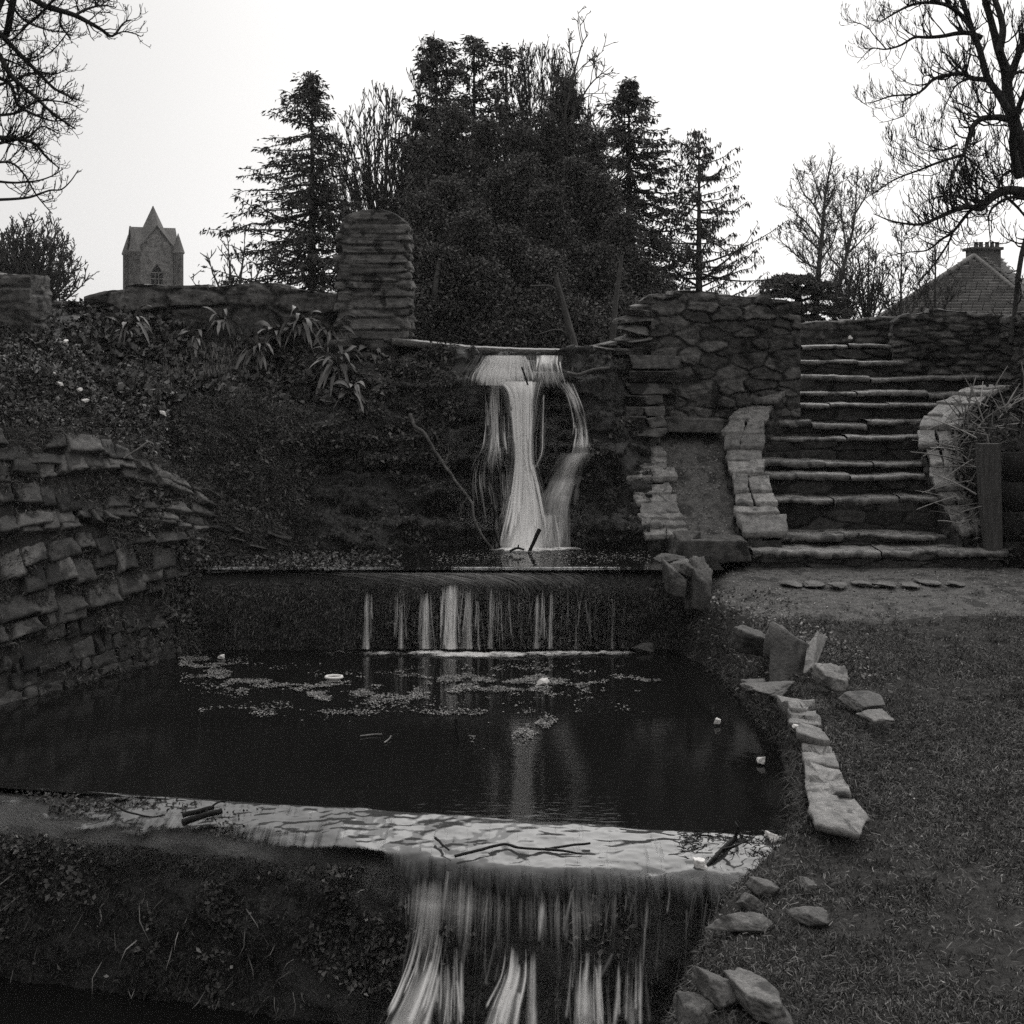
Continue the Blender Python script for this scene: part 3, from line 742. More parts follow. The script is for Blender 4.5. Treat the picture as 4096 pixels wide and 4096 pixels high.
# ---------------------------------------------------------------- back walls and pillar, left
def zat(v, d): return CZ - (v - VH) * d / F
def xat(u, d): return (u - 512) * d / F
d = 16.6
closed_wall('block_wall', [(xat(84, d), d, 2.2), (xat(345, d), d + 0.05, 2.2)],
            [(0, zat(294, d)), (.1, zat(288, d)), (.2, zat(286, d)), (.35, zat(288, d)), (.47, zat(287, d)), (.62, zat(283, d)), (.75, zat(285, d)), (.85, zat(290, d)), (1, zat(292, d))],
            0.45, 0.27, 0.62, 21, M['wall'], 'low wall of large mossy blocks running behind the ferns to the round-topped pillar', 'wall', relief=0.05, gap=0.025, warp=0.10, tilt=0.02)
closed_wall('block_wall', [(xat(-60, 16.9), 16.9, 2.3), (xat(86, 16.8), 16.8, 2.2)], [(0, zat(304, 16.9)), (.5, zat(302, 16.9)), (1, zat(306, 16.9))],
            0.4, 0.15, 0.5, 22, M['wall'], 'lower stretch of wall between the tall corner block and the large-block wall', 'wall', relief=0.04)
closed_wall('corner_pier', [(xat(-60, 15.0), 15.0, 2.2), (xat(31, 15.0), 15.0, 2.2)], [(0, zat(272, 15)), (1, zat(273, 15))],
            0.6, 0.34, 0.9, 23, M['wall'], 'tall dark stone pier standing at the far left edge above the ivy slope', 'pier', relief=0.05, gap=0.03, topj=0.02)
# pillar with rounded head
def pillar():
    d = 16.35; xl, xr_ = xat(338, d), xat(408, d); zb, zt = zat(372, d), zat(209, d)
    cx = (xl + xr_) / 2; hw = (xr_ - xl) / 2; nr, na = 170, 220
    th = 0.5
    t = np.linspace(0, 1, nr); z = zb + (zt - zb) * (1 - (1 - t) ** 1.0)
    arch = hw * 0.75
    w = np.where(z > zt - arch, hw * np.sqrt(np.clip(1 - ((z - (zt - arch)) / arch) ** 2, 0.0, 1)) ** 0.85, hw)
    w = np.maximum(w, 0.01)
    a = np.linspace(0, 2 * np.pi, na, endpoint=True)
    ca, sa = np.cos(a), np.sin(a); e = 0.14
    sx_ = np.sign(ca) * abs(ca) ** e; sy_ = np.sign(sa) * abs(sa) ** e
    Gp = np.zeros((nr, na, 3))
    Gp[..., 0] = cx + w[:, None] * sx_[None]; Gp[..., 1] = d + th / 2 + th / 2 * sy_[None]; Gp[..., 2] = z[:, None]
    per = np.cumsum(np.concatenate([[0], np.hypot(np.diff(hw * sx_), np.diff(th / 2 * sy_))]))
    S = np.broadcast_to(per[None], (nr, na)).copy()
    h, tone, body = rubble(S, Gp[..., 2], 0.115, 0.25, 33, gap=0.018, warp=0.10, relief=0.036, tilt=0.02)
    h = 1.4 * h + 0.022 * fbm(Gp * np.array([5, 5, 9]), 5, 9, .6)
    tone = .8 * tone + .2
    out_ = Gp - np.array([cx, d + th / 2, 0]); out_[..., 2] = 0; out_ = nrm(out_)
    Gp = Gp + out_ * (h * np.minimum(1, w / hw)[:, None])[..., None]
    Gp[:, -1] = Gp[:, 0]
    o = gmesh('stone_pillar', Gp[::-1], M['wallp'], tone=tone[::-1]); tag(o, 'tall stone pillar with a rounded top standing at the left end of the dam crest', 'pillar')
pillar()
# rough courses under the pillar and at the crest's left end
closed_wall('abutment', [(xat(330, 16.25), 16.25, 2.0), (xat(398, 16.25), 16.25, 2.0)], [(0, zat(342, 16.25)), (.5, zat(338, 16.25)), (1, zat(339, 16.25))],
            0.5, 0.12, 0.4, 24, M['wall'], 'low stone abutment under the round-topped pillar', 'abutment', relief=0.05)

# dam crest slab
def crest():
    us = np.linspace(392, 612, 120); vv = np.interp(us, [392, 430, 470, 520, 612], [338.2, 342.5, 346.8, 349.0, 351.2]); dd = 16.1
    Pf = WA(us, vv, dd)
    Pf[:, 1] += 0.012 * fbm(np.stack([us * .15, us * 0, us * 0], -1), 3, 2)
    Pf[:, 2] += 0.004 * fbm(np.stack([us * .2, us * 0 + 5, us * 0], -1), 3, 2)
    prof = [(0.0, 0.0), (0.38, 0.012), (0.38, -0.11), (0.02, -0.075), (0.0, -0.012), (0, 0)]
    Gc = np.stack([Pf + np.array([0, a, b]) for a, b in prof])
    o = gmesh('dam_crest', Gc, M['coping'], smooth=False); tag(o, 'thin pale slab forming the crest of the dam above the waterfall', 'dam crest')
    tone = 1
crest()

# ---------------------------------------------------------------- block wall, stairs, copings on the right
d = 16.1
WL, WR = (xat(651, d), d, zat(440, d)), (xat(800, d + .1), d + .1, zat(445, d))
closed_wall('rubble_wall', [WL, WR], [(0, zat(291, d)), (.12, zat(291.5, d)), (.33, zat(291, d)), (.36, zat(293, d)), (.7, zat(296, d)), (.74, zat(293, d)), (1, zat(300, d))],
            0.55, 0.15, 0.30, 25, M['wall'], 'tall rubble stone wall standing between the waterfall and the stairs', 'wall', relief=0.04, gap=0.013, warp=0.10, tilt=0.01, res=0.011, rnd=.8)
# broken left edge: ragged stones stepping down to the crest
bw_ = empty('broken_wall_end', W(632, 345, 16.2))
tag(bw_, 'ragged broken stones stepping down from the tall rubble wall to the dam crest', 'wall end')
k = 0
for (u, v, wpx, hpx) in [(648,299,16,6),(643,305,26,7),(640,311,32,6),(636,316,34,7),(640,321,30,6),(634,326,30,7),(640,331,28,6),(637,336,36,6),(634,341,36,7),(640,347,40,7),(633,353,46,8),(600,347,34,5),(606,343,20,4),(590,351,20,4),(622,349,30,7)]:
    k += 1
    stone_mesh('stone', W(u, v + hpx * .4, 16.25 + 0.05 * (k % 3)), (wpx * 16.2 / F, 0.4, hpx * 16.2 / F * 1.25), M['rock'], bw_, 100 + k, rot=0.1 * math.sin(k), tilty=0.12 * math.sin(k * 2.3), rough=0.2, tone=0.75)
# buttress of stacked blocks under it
bt = empty('stacked_buttress', W(640, 420, 15.9)); tag(bt, 'buttress of squared blocks stacked at the left foot of the tall rubble wall', 'buttress')
for i, (u, v, wpx, hpx, dd, tn) in enumerate([(652,362,48,16,16.05,.55),(650,376,50,13,16.02,.5),(648,388,48,12,15.98,.5),(632,399,20,11,15.95,.6),(652,399,22,11,15.93,.6),(633,410,20,11,15.9,.65),(653,410,22,11,15.88,.65),(632,421,22,11,15.8,.7),(654,421,22,11,15.8,.7),(643,431,44,10,15.75,.8)]):
    stone_mesh('block', W(u, v, dd), (wpx * dd / F, 0.55, hpx * dd / F), M['wall'], bt, 140 + i, rough=0.07, corners=8, tilty=0.03 * math.sin(i * 3), tone=tn * 1.5)

def slabstone(name, poly, thick, parent, seed, tone=1.0, mat_=None):
    """flat slab with a broken outline; poly: ordered 3D corners of its top"""
    r = np.random.default_rng(seed)
    poly = np.asarray(poly, float); n = len(poly); m = 12
    seg = np.concatenate([poly[i] + (poly[(i + 1) % n] - poly[i]) * (np.arange(m)[:, None] / m) for i in range(n)])
    c = seg.mean(0); k = len(seg)
    e = 0.034 * fbm(seg * 9 + seed, 4, seed)
    o2 = nrm((seg - c) * np.array([1, 1, 0])); seg = seg + o2 * e[:, None]
    G = []
    for s_, dz in [(0.02, 0.0), (.35, .0), (.7, 0), (.975, 0), (1, -0.008), (1.0 , -.5 * thick), (0.97, -thick), (0.6, -thick), (0.02, -thick)]:
        ring = c + (seg - c) * s_; ring[:, 2] += dz; G.append(ring)
    G = np.array(G)
    up = np.array([1, 1, 1, 1, .6, 0, 0, 0, 0])[:, None]
    G[..., 2] += up * (0.016 * fbm(G * 6, 3, seed) + 0.022 * np.round(1.5 * fbm(G * np.array([2.2, 4, 2]) + 9, 3, seed + 2)))
    G[5] += o2 * (0.015 * fbm(G[5] * 14, 2, seed))[:, None]
    nr = len(G)
    a = np.arange(nr * k).reshape(nr, k); b = np.roll(a, -1, axis=1)
    q = np.stack([a[:-1], b[:-1], b[1:], a[1:]], -1).reshape(-1, 4)
    return meshobj(name, G.reshape(-1, 3), q, mat_ or M['slab'], parent, False, tone=np.full(nr * k, tone))

def coping(name, label, pts, width, nslab, seed, wall_h=0.5, gap=0.012, side=-1, tones=(0.8, 1.1), thick=0.07):
    """a stepped coping of irregular slabs over a low wall; pts: world centre line"""
    r = np.random.default_rng(seed)
    base = empty(name, pts[-1]); tag(base, label, 'coping wall')
    P = crspline(np.array(pts), 200)
    T = nrm(np.gradient(P, axis=0) * np.array([1, 1, 0])); Sd = np.cross(T, np.array([0, 0, 1.0]))
    cuts = np.cumsum(0.6 + 0.8 * r.random(nslab)); cuts = np.concatenate([[0], cuts]) / cuts[-1] * 199
    wv = np.broadcast_to(np.interp(np.arange(200), np.linspace(0, 199, len(np.atleast_1d(width))), np.atleast_1d(width)), (200,))
    for i in range(nslab):
        wf0 = .84 + .34 * r.random(); sh0 = .022 * r.normal(); tn0 = .42 + .5 * r.random()
        a, b = int(cuts[i]), max(int(cuts[i]) + 2, int(cuts[i + 1]))
        b = min(b, 199)
        zz = 0.045 * (r.random() - .5)
        split = r.random() < 0.45
        parts = [(-.5, .02 + .15 * (r.random() - .5)), None] if split else [(-.5, .5)]
        if split: parts[1] = (parts[0][1] + .03, .5)
        for (f0, f1) in parts:
            f0j, f1j = f0 * wf0 + sh0 + .12 * (r.random(2) - .5), f1 * wf0 + sh0 + .12 * (r.random(2) - .5)
            zm = (P[a, 2] + P[b, 2]) / 2; k = 0.75
            za = P[a, 2] * k + zm * (1 - k); zb = P[b, 2] * k + zm * (1 - k)
            q = [P[a] + Sd[a] * wv[a] * f0j[0], P[b] + Sd[b] * wv[b] * f0j[1], P[b] + Sd[b] * wv[b] * f1j[1], P[a] + Sd[a] * wv[a] * f1j[0]]
            q = np.array(q); q[0, 2] = q[3, 2] = za + zz; q[1, 2] = q[2, 2] = zb + zz
            slabstone('coping_stone', q, thick, base, seed * 50 + i * 2 + (f0 > -.4), (tones[0] + (tones[1] - tones[0]) * r.random()) * tn0)
    m = 120; Pm = P[np.linspace(0, 199, m).astype(int)]; Sm = Sd[np.linspace(0, 199, m).astype(int)]; wm_ = wv[np.linspace(0, 199, m).astype(int)][:, None]
    acc = Acc()
    rows = np.linspace(0, 1, 40)[:, None, None]
    for sg in (-1, 1):
        top = Pm + Sm * wm_ * .46 * sg; top[:, 2] -= thick * .8; bot = top.copy(); bot[:, 2] -= wall_h
        Gs = top[None] * (1 - rows) + bot[None] * rows
        ss = np.cumsum(np.concatenate([[0], np.linalg.norm(np.diff(Pm, axis=0), axis=1)]))
        hh, tt, _ = rubble(np.broadcast_to(ss[None], Gs.shape[:2]).copy(), Gs[..., 2], 0.10, 0.25, seed + sg, relief=0.03)
        Gs = Gs + (Sm * sg)[None] * (hh - .02)[..., None]
        acc.add(Gs if sg > 0 else Gs[:, ::-1], gridfaces(40, m), (tt if sg > 0 else tt[:, ::-1]) * 0.6)
    for e, sgn in ((0, 1), (-1, -1)):
        w = np.linspace(-.46, .46, 20)[None, :, None]
        top = Pm[e] + Sm[e] * wm_[e] * w[0]; top[:, 2] -= thick * .8
        Gs = top[None] + rows * np.array([0, 0, -wall_h])
        hh = 0.03 * fbm(Gs * 8, 3, seed)
        Tn = T[0] if e == 0 else T[-1]
        Gs = Gs - Tn * sgn * (hh)[..., None]
        acc.add(Gs, gridfaces(40, 20), 0.5)
    acc.build('wall_body', M['wall'], base, True)
    return base

coping('coping_wall', 'narrow stepped coping of flat stones between the mossy bank and the earth ramp',
       [W(641,436,15.75), W(642,448,15.55), W(647,462,15.3), W(651,480,15.05), W(657,503,14.8), W(663,520,14.6), W(668,534,14.45)], [0.42, 0.42, 0.46, 0.46], 12, 3, 0.55)
coping('coping_wall', 'curved coping of pale flat stones along the left side of the stairs',
       [W(775,391,16.3), W(760,401,16.1), W(748,416,15.85), W(743,435,15.6), W(744,458,15.3), W(748,476,15.0), W(754,500,14.75), W(758,516,14.55), W(762,535,14.4)], [0.30, 0.40, 0.40, 0.46, 0.36, 0.52, 0.44], 10, 5, 0.8)
coping('coping_wall', 'curved coping of pale flat stones along the right side of the stairs',
       [W(1000,386,16.2), W(982,390,16.1), W(962,398,15.95), W(947,411,15.75), W(940,426,15.55), W(941,445,15.3), W(944,464,15.1), W(952,490,14.85), W(964,512,14.6), W(977,532,14.42)], [0.4, 0.5, 0.42, 0.40, 0.3, 0.4], 11, 9, 0.8)

# earth ramp between the first two copings
ctl = [[(655,432,16.1),(690,432,16.1),(740,432,16.1)],[(660,470,15.4),(695,470,15.4),(738,470,15.4)],[(668,512,14.8),(700,512,14.8),(742,512,14.8)],[(676,548,14.35),(706,548,14.35),(752,548,14.35)]]
G5 = patch([[W(*p) for p in r] for r in ctl], 110, 90); N5 = gnormals(G5)
G5 = G5 + N5 * (0.04 * fbm(G5 * 4, 4, 5) + 0.02 * fbm(G5 * 15, 3, 6))[..., None]
rp = gmesh('ramp', G5, M['path']); tag(rp, kind='structure')
P, Nn = scatter(G5, N5, 1400, None, 5); P[600:] += 0; r = np.random.default_rng(4)
V, Fq = leafquads(P + Nn * .008, rdir(1400, r) * np.array([1, 1, .5]), nrm(Nn + .8 * rdir(1400, r)), 0.014 + .03 * r.random(1400) ** 2, 0.012)
tag(meshobj('leaf_litter', V, Fq, M['litter']), 'dead leaves lying on the earth ramp between the two coping walls', 'leaf litter', kind='stuff')
stone_mesh('stone_block', W(690, 424, 16.0), (62 * 16 / F, .4, 15 * 16 / F), M['wall'], None, 71, rough=.06, corners=8, tone=1.1)
tag(bpy.context.scene.objects['stone_block'], 'long squared stone block lying across the top of the earth ramp', 'stone block')
stone_mesh('stone_block', W(709, 548, 14.25), (84 * 14.3 / F, .5, 24 * 14.3 / F), M['wall'], None, 72, rough=.05, corners=8, tone=.9)
tag(bpy.context.scene.objects['stone_block.001'], 'dark kerb block closing the foot of the earth ramp beside the lowest stair', 'stone block')
stone_mesh('stone_block', W(688, 538, 14.25), (22 * 14.3 / F, .3, 14 * 14.3 / F), M['rock'], None, 73, rough=.1, tone=.8)
tag(bpy.context.scene.objects['stone_block.002'], 'small squared stone sitting on the left end of the kerb block at the ramp foot', 'stone block')

# stairs
st = empty('stone_stairs', W(860, 570, 14.2)); tag(st, 'wide flight of worn uneven stone steps with overhanging slab treads, climbing to the upper wall', 'stairs')
steps = [(14.15, 551, 752, 1008), (14.55, 534, 778, 958), (14.88, 499, 768, 950), (15.18, 475, 762, 942), (15.48, 461, 757, 934), (15.78, 438, 755, 930), (16.08, 422, 758, 932),
         (16.36, 405, 766, 945), (16.62, 392, 790, 985), (16.95, 376, 797, 1060), (17.25, 361, 800, 904), (17.55, 346, 802, 896)]
prev = W(0, 572, 14.15)[2]
for i, (dd, v, uL, uR) in enumerate(steps):
    zt = zat(v, dd); xl, xr_ = xat(uL, dd), xat(uR, dd)
    n = int((xr_ - xl) / 0.018); xq = np.linspace(xl, xr_, n)
    r = np.random.default_rng(300 + i)
    depth = 0.55 if i < 11 else 0.9
    # broken slabs: two or three per step, each with its own front line, height and slight tilt
    nb = r.integers(2, 4); cut = np.sort(np.concatenate([[xl], xl + (xr_ - xl) * (np.arange(1, nb) / nb + .12 * (r.random(nb - 1) - .5)), [xr_]]))
    acc = Acc()
    for b in range(nb):
        a0, a1 = cut[b] + 0.006, cut[b + 1] - 0.006
        m = max(10, int((a1 - a0) / 0.016)); xb = np.linspace(a0, a1, m)
        fr = 0.05 * fbm(np.stack([xb * 2.2, xb * 0 + i * 7.1, xb * 0 + b], -1), 2, 9) + 0.02 * fbm(np.stack([xb * 12, xb * 0 + i, xb * 0], -1), 4, 19)
        zz = zt + 0.045 * (r.random() - .5) + (xb - (a0 + a1) / 2) * 0.06 * (r.random() - .5) + 0.010 * fbm(np.stack([xb * 6, xb * 0 + i, xb * 0], -1), 3, 29)
        chip = np.clip(fbm(np.stack([xb * 3.1, xb * 0 + i * 3, xb * 0], -1), 3, 39) - .15, 0, 1) * 0.35
        th = 0.046 + 0.03 * r.random() + 0.012 * fbm(np.stack([xb * 9, xb * 0 + i, xb * 0 + 4], -1), 3, 49)
        y0 = dd - 0.02 + fr + chip
        rows = [(depth, 0), (.25, .0), (.12, 0.004), (.03, 0), (.0, -.008), (-.004, -.5), (.012, -1.0), (.2, -1.0)]
        Gt = np.zeros((len(rows), m, 3))
        for q, (dy, dz) in enumerate(rows):
            Gt[q, :, 0] = xb; Gt[q, :, 1] = (y0 + dy if dy < .2 else dd + dy)
            Gt[q, :, 2] = zz + (dz if dz > -.01 else dz * th)
            if q < 4: Gt[q, :, 2] += 0.012 * fbm(np.stack([xb * 8, Gt[q, :, 1] * 14, xb * 0], -1), 3, 59)
            if q in (5, 6): Gt[q, :, 1] += 0.012 * fbm(np.stack([xb * 20, xb * 0 + q, xb * 0], -1), 2, 69)
        acc.add(Gt[::-1], gridfaces(len(rows), m), 0.9 + .3 * r.random())
    rr = 26
    Gr = np.zeros((rr, n, 3)); Gr[..., 0] = xq[None]; Gr[..., 1] = dd + 0.075
    Gr[..., 2] = np.linspace(zt - 0.045, prev - 0.03, rr)[:, None]
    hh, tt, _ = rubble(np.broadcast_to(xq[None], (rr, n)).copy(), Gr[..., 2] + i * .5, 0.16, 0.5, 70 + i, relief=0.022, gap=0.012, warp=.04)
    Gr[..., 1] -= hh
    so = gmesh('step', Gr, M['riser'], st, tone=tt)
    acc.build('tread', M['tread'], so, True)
    prev = zt
# fill behind the flight so nothing is hollow
def prism(name, pts, z0, z1, mat_, parent=None):
    n = len(pts); V = [(x, y, z0) for x, y in pts] + [(x, y, z1) for x, y in pts]
    a = np.arange(n); b = np.roll(a, -1)
    me = bpy.data.meshes.new(name)
    me.from_pydata(V, [], [tuple(range(n - 1, -1, -1)), tuple(range(n, 2 * n))] + [(int(i), int(j), int(j) + n, int(i) + n) for i, j in zip(a, b)])
    return link(name, me, mat_, parent)

d = 17.75
closed_wall('end_wall', [(xat(796, 18.2), 18.2, 2.3), (xat(900, 18.2), 18.2, 2.3)], [(0, zat(322, 18.2)), (.3, zat(320, 18.2)), (1, zat(319, 18.2))],
            0.4, 0.10, 0.4, 26, M['wall'], 'low wall closing the top of the stairs', 'wall', relief=0.035, topj=.03)
closed_wall('side_wall', [(xat(893, 17.45), 17.45, zat(385, 17.45)), (xat(1004, 17.2), 17.2, zat(385, 17.3))], [(0, zat(322, 17.4)), (.08, zat(315, 17.4)), (.3, zat(311, 17.3)), (.7, zat(316, 17.3)), (1, zat(317, 17.2))],
            0.6, 0.085, 0.30, 27, M['wall'], 'coursed rubble wall right of the upper steps, in front of the tiled roof', 'wall', relief=0.035, res=0.012)
closed_wall('side_wall', [(xat(1000, 17.2), 17.2, zat(385, 17.2)), (xat(1100, 15.0), 15.0, zat(400, 15))], [(0, zat(316, 17.2)), (.3, zat(313, 16.5)), (1, zat(290, 15))],
            0.5, 0.10, 0.28, 28, M['wall'], 'dark rubble wall at the far right edge turning towards the viewer', 'wall', relief=0.04)
# retaining ground right of the right coping
ctl = [[(958,412,15.9),(1000,392,16.4),(1080,380,16.6)],[(952,452,15.4),(1000,430,15.0),(1080,420,14.6)],[(962,490,15.0),(1005,470,14.5),(1080,460,14.2)],[(975,566,14.35),(1010,566,14.25),(1080,570,14.1)]]
G6 = patch([[W(*p) for p in r] for r in ctl], 90, 80); N6 = gnormals(G6); G6 = G6 + N6 * (.05 * fbm(G6 * 4, 4, 8))[..., None]
tag(gmesh('bank', G6, M['soil']), kind='structure')

# ---------------------------------------------------------------- weirs
def weir(name, label, xl, xr_, fb, ff, ztop, zbot, lean, seed, nx, profile_n=60, bul=0.06):
    xq = np.linspace(xl, xr_, nx)
    yb, yf = fb(xq), ff(xq)
    h = ztop - zbot
    prof = []
    for t in np.linspace(0, 1, 14): prof.append((yb + (yf - yb) * t, ztop - 0.03 - (0.075) * t ** 2 + 0 * xq))
    for t in np.linspace(0.03, 1, profile_n):
        rr = 0.10 * (1 - np.exp(-t * 12))
        prof.append((yf - rr - lean * t, ztop - 0.105 - (h - 0.1) * t + 0 * xq))
    Gw = np.stack([np.stack([xq, a, b], -1) for a, b in prof])
    Nw = gnormals(Gw)
    dd = bul * fbm(Gw * np.array([2.5, 2.5, 4]), 4, seed) + bul * .6 * fbm(Gw * 8, 3, seed + 3)
    dd[:14] *= 0.25
    Gw = Gw + Nw * dd[..., None]
    o = gmesh(name, Gw, M['cliff']); tag(o, label, 'weir')
    return Gw, gnormals(Gw)
WG, WN = weir('weir', 'near moss-covered weir wall with a flat wet crest crossing the foreground', -6.5, 1.75, wback, wfront, 0.0, -1.0, 0.35, 5, 620)
W2, WN2 = weir('weir', 'farther low mossy weir wall below the waterfall pool', -3.35, 1.75, lambda x: 13.38 + 0 * x, lambda x: 13.24 + 0 * x, 0.735, -0.1, 0.04, 6, 420, 40, 0.035)
kf = np.ones(WG.shape[:2]); kf[:14] = 0.0; ux, vx = px(WG)
kf *= np.where(ux > 395, 0.35, 1.0)
cl = sstep(-.3, .4, fbm(WG * 3, 3, 17)); 
tufts('weir_moss', WG, WN, 70000, 0.035, 0.006, M['moss'], keep=kf * (0.2 + cl), seed=71, droop=0.6, label='dark moss carpeting the face of the near weir', cat='moss')
tufts('weir_weeds', WG, WN, 9000, 0.035, 0.6, M['mosslt'], keep=kf * (fbm(WG * 2.2, 3, 27) > .12) + 1e-7, seed=72, droop=0.2, blade=False, label='small leafy weeds on the face of the near weir', cat='weeds')
tufts('weir_roots', WG, WN, 420, 0.16, 0.006, M['straw'], keep=kf * (WG[..., 2] < -.3) + 1e-7, seed=73, droop=1.2, label='pale dry stems and roots hanging on the near weir', cat='roots')
P, Nn = scatter(WG, WN, 240, kf * (WG[..., 2] < -.15) * (ux < 400) + 1e-7, 8); r = np.random.default_rng(14)
V, Fq = leafquads(P + Nn * .012, nrm(rdir(240, r) + np.array([0, 0, -.5])), nrm(Nn + 1.2 * rdir(240, r)), 0.02 + .04 * r.random(240) ** 2, 0.012 + .012 * r.random(240))
tag(meshobj('weir_leaves', V, Fq, M['litter']), 'fallen leaves caught on the face of the near weir', 'leaves', kind='stuff')
kf2 = np.ones(W2.shape[:2]); kf2[:14] = 0
tufts('far_weir_moss', W2, WN2, 34000, 0.04, 0.009, M['mosslt'], keep=kf2, seed=75, droop=0.9, label='moss hanging down the face of the farther weir', cat='moss')
tufts('far_weir_weeds', W2, WN2, 4500, 0.035, 0.7, M['mosslt'], keep=kf2 * (fbm(W2 * 2, 3, 7) > 0.15) + 1e-7, seed=76, droop=0.3, blade=False, label='leafy weeds on the face of the farther weir', cat='weeds')

# ---------------------------------------------------------------- water over the crests
def crest_water():
    """one sheet: slides over the crest, rounds the lip and drops"""
    xq = np.linspace(-6.3, 1.62, 900); yb, yf = wback(xq), wfront(xq) - .02
    yf = yf + .05 * fbm(np.stack([xq * 1.3, xq * 0, xq * 0], -1), 2, 6)
    rows = []; al = []
    for t in np.linspace(0, 1, 46):
        rows.append(np.stack([xq, yb + 0.03 + (yf - yb - .03) * t, 0.002 - 0.062 * t ** 1.5 + 0 * xq], -1)); al.append(t)
    for t in np.linspace(0.05, 1, 26):
        a_ = t * math.radians(82); R_ = .17
        rows.append(np.stack([xq, yf - R_ * math.sin(a_), -0.06 - R_ * (1 - math.cos(a_)) - .04 * t + 0 * xq], -1)); al.append(1 + t)
    Gc = np.stack(rows); al = np.array(al)[:, None]
    wet = sstep(-2.3, -0.7, xq)[None]
    flow = Gc * np.array([1, .55, 0]); flow[..., 0] += .25 * Gc[..., 1]
    rip = 0.030 * fbm(flow * 2.1, 3, 4) + 0.014 * fbm(Gc * np.array([3, 7, 0]), 3, 19) + 0.006 * fbm(Gc * np.array([12, 22, 0]), 4, 9)
    env = sstep(0, .12, al) * (1 - .7 * sstep(1.1, 1.6, al))
    Gc[..., 2] += rip * env + 0.028 * wet * sstep(0, .1, al) - .012 * (1 - wet) * sstep(0, .2, al)
    n1 = fbm(Gc * np.array([1.6, 3.4, 0]), 4, 23); n2 = fbm(Gc * np.array([6, 14, 0]), 3, 29)
    streak = fbm(np.stack([Gc[..., 0] * 9, 0 * Gc[..., 0] + al * .4, 0 * Gc[..., 0]], -1), 4, 51)
    de = np.where(al < 1, 1.75, 1.75 - 1.0 * sstep(1.0, 1.9, al)) + .25 * streak * sstep(.9, 1.3, al)
    dryl = (.62 + 2.0 * n1 + 1.3 * n2 - 1.0 * sstep(.55, 1.0, al) - .5 * sstep(-2.5, -5, xq)[None]) * sstep(1.12, 1.0, al)
    de = de * wet + (1 - wet) * dryl
    de = np.where(al > 1, de * (1 - sstep(1.0, 1.25, al) * (1 - sstep(-.85, -.55, xq)[None])), de)
    de = de * sstep(1.63, 1.5, xq + .08 * n2)
    de = np.clip(de, 0, 1.8) * sstep(0, .03, al) ** .5
    uv = np.stack([Gc[..., 0], 0 * Gc[..., 0] + al * .5], -1).reshape(-1, 2)
    nr, nc = Gc.shape[:2]
    o = meshobj('crest_water', Gc.reshape(-1, 3), gridfaces(nr, nc), M['watercrest'], None, True, uv=uv, dens=de.ravel()); tag(o, 'pale smooth sheet of water sliding over the crest of the near weir', 'water sheet')
    return Gc
CW = crest_water()
Gc = np.stack([WA(np.linspace(206, 648, 200), 572 + 0 * np.linspace(0, 1, 200), 13.26)] * 5)
for i, (dy, dz) in enumerate([(0.16, -.012), (.08, 0.0), (0.03, -0.003), (-.0, -.018), (-.01, -.04)]):
    Gc[i, :, 1] += dy; Gc[i, :, 2] = 0.738 + dz
Gc[..., 2] += 0.010 * fbm(Gc * np.array([5, 5, 0]), 4, 7); Gc[..., 1] += 0.03 * fbm(Gc * np.array([4, 0, 0]), 3, 8)
lipd = 1.1 + .9 * fbm(Gc * np.array([3, 0, 0]), 4, 17)
tag(meshobj('lip_water', Gc.reshape(-1, 3), gridfaces(5, 200), M['watercrest'], None, True, uv=Gc[..., [0, 1]].reshape(-1, 2), dens=np.clip(lipd, 0, 1.6).ravel()), 'thin line of water spilling over the lip of the farther weir', 'water sheet')

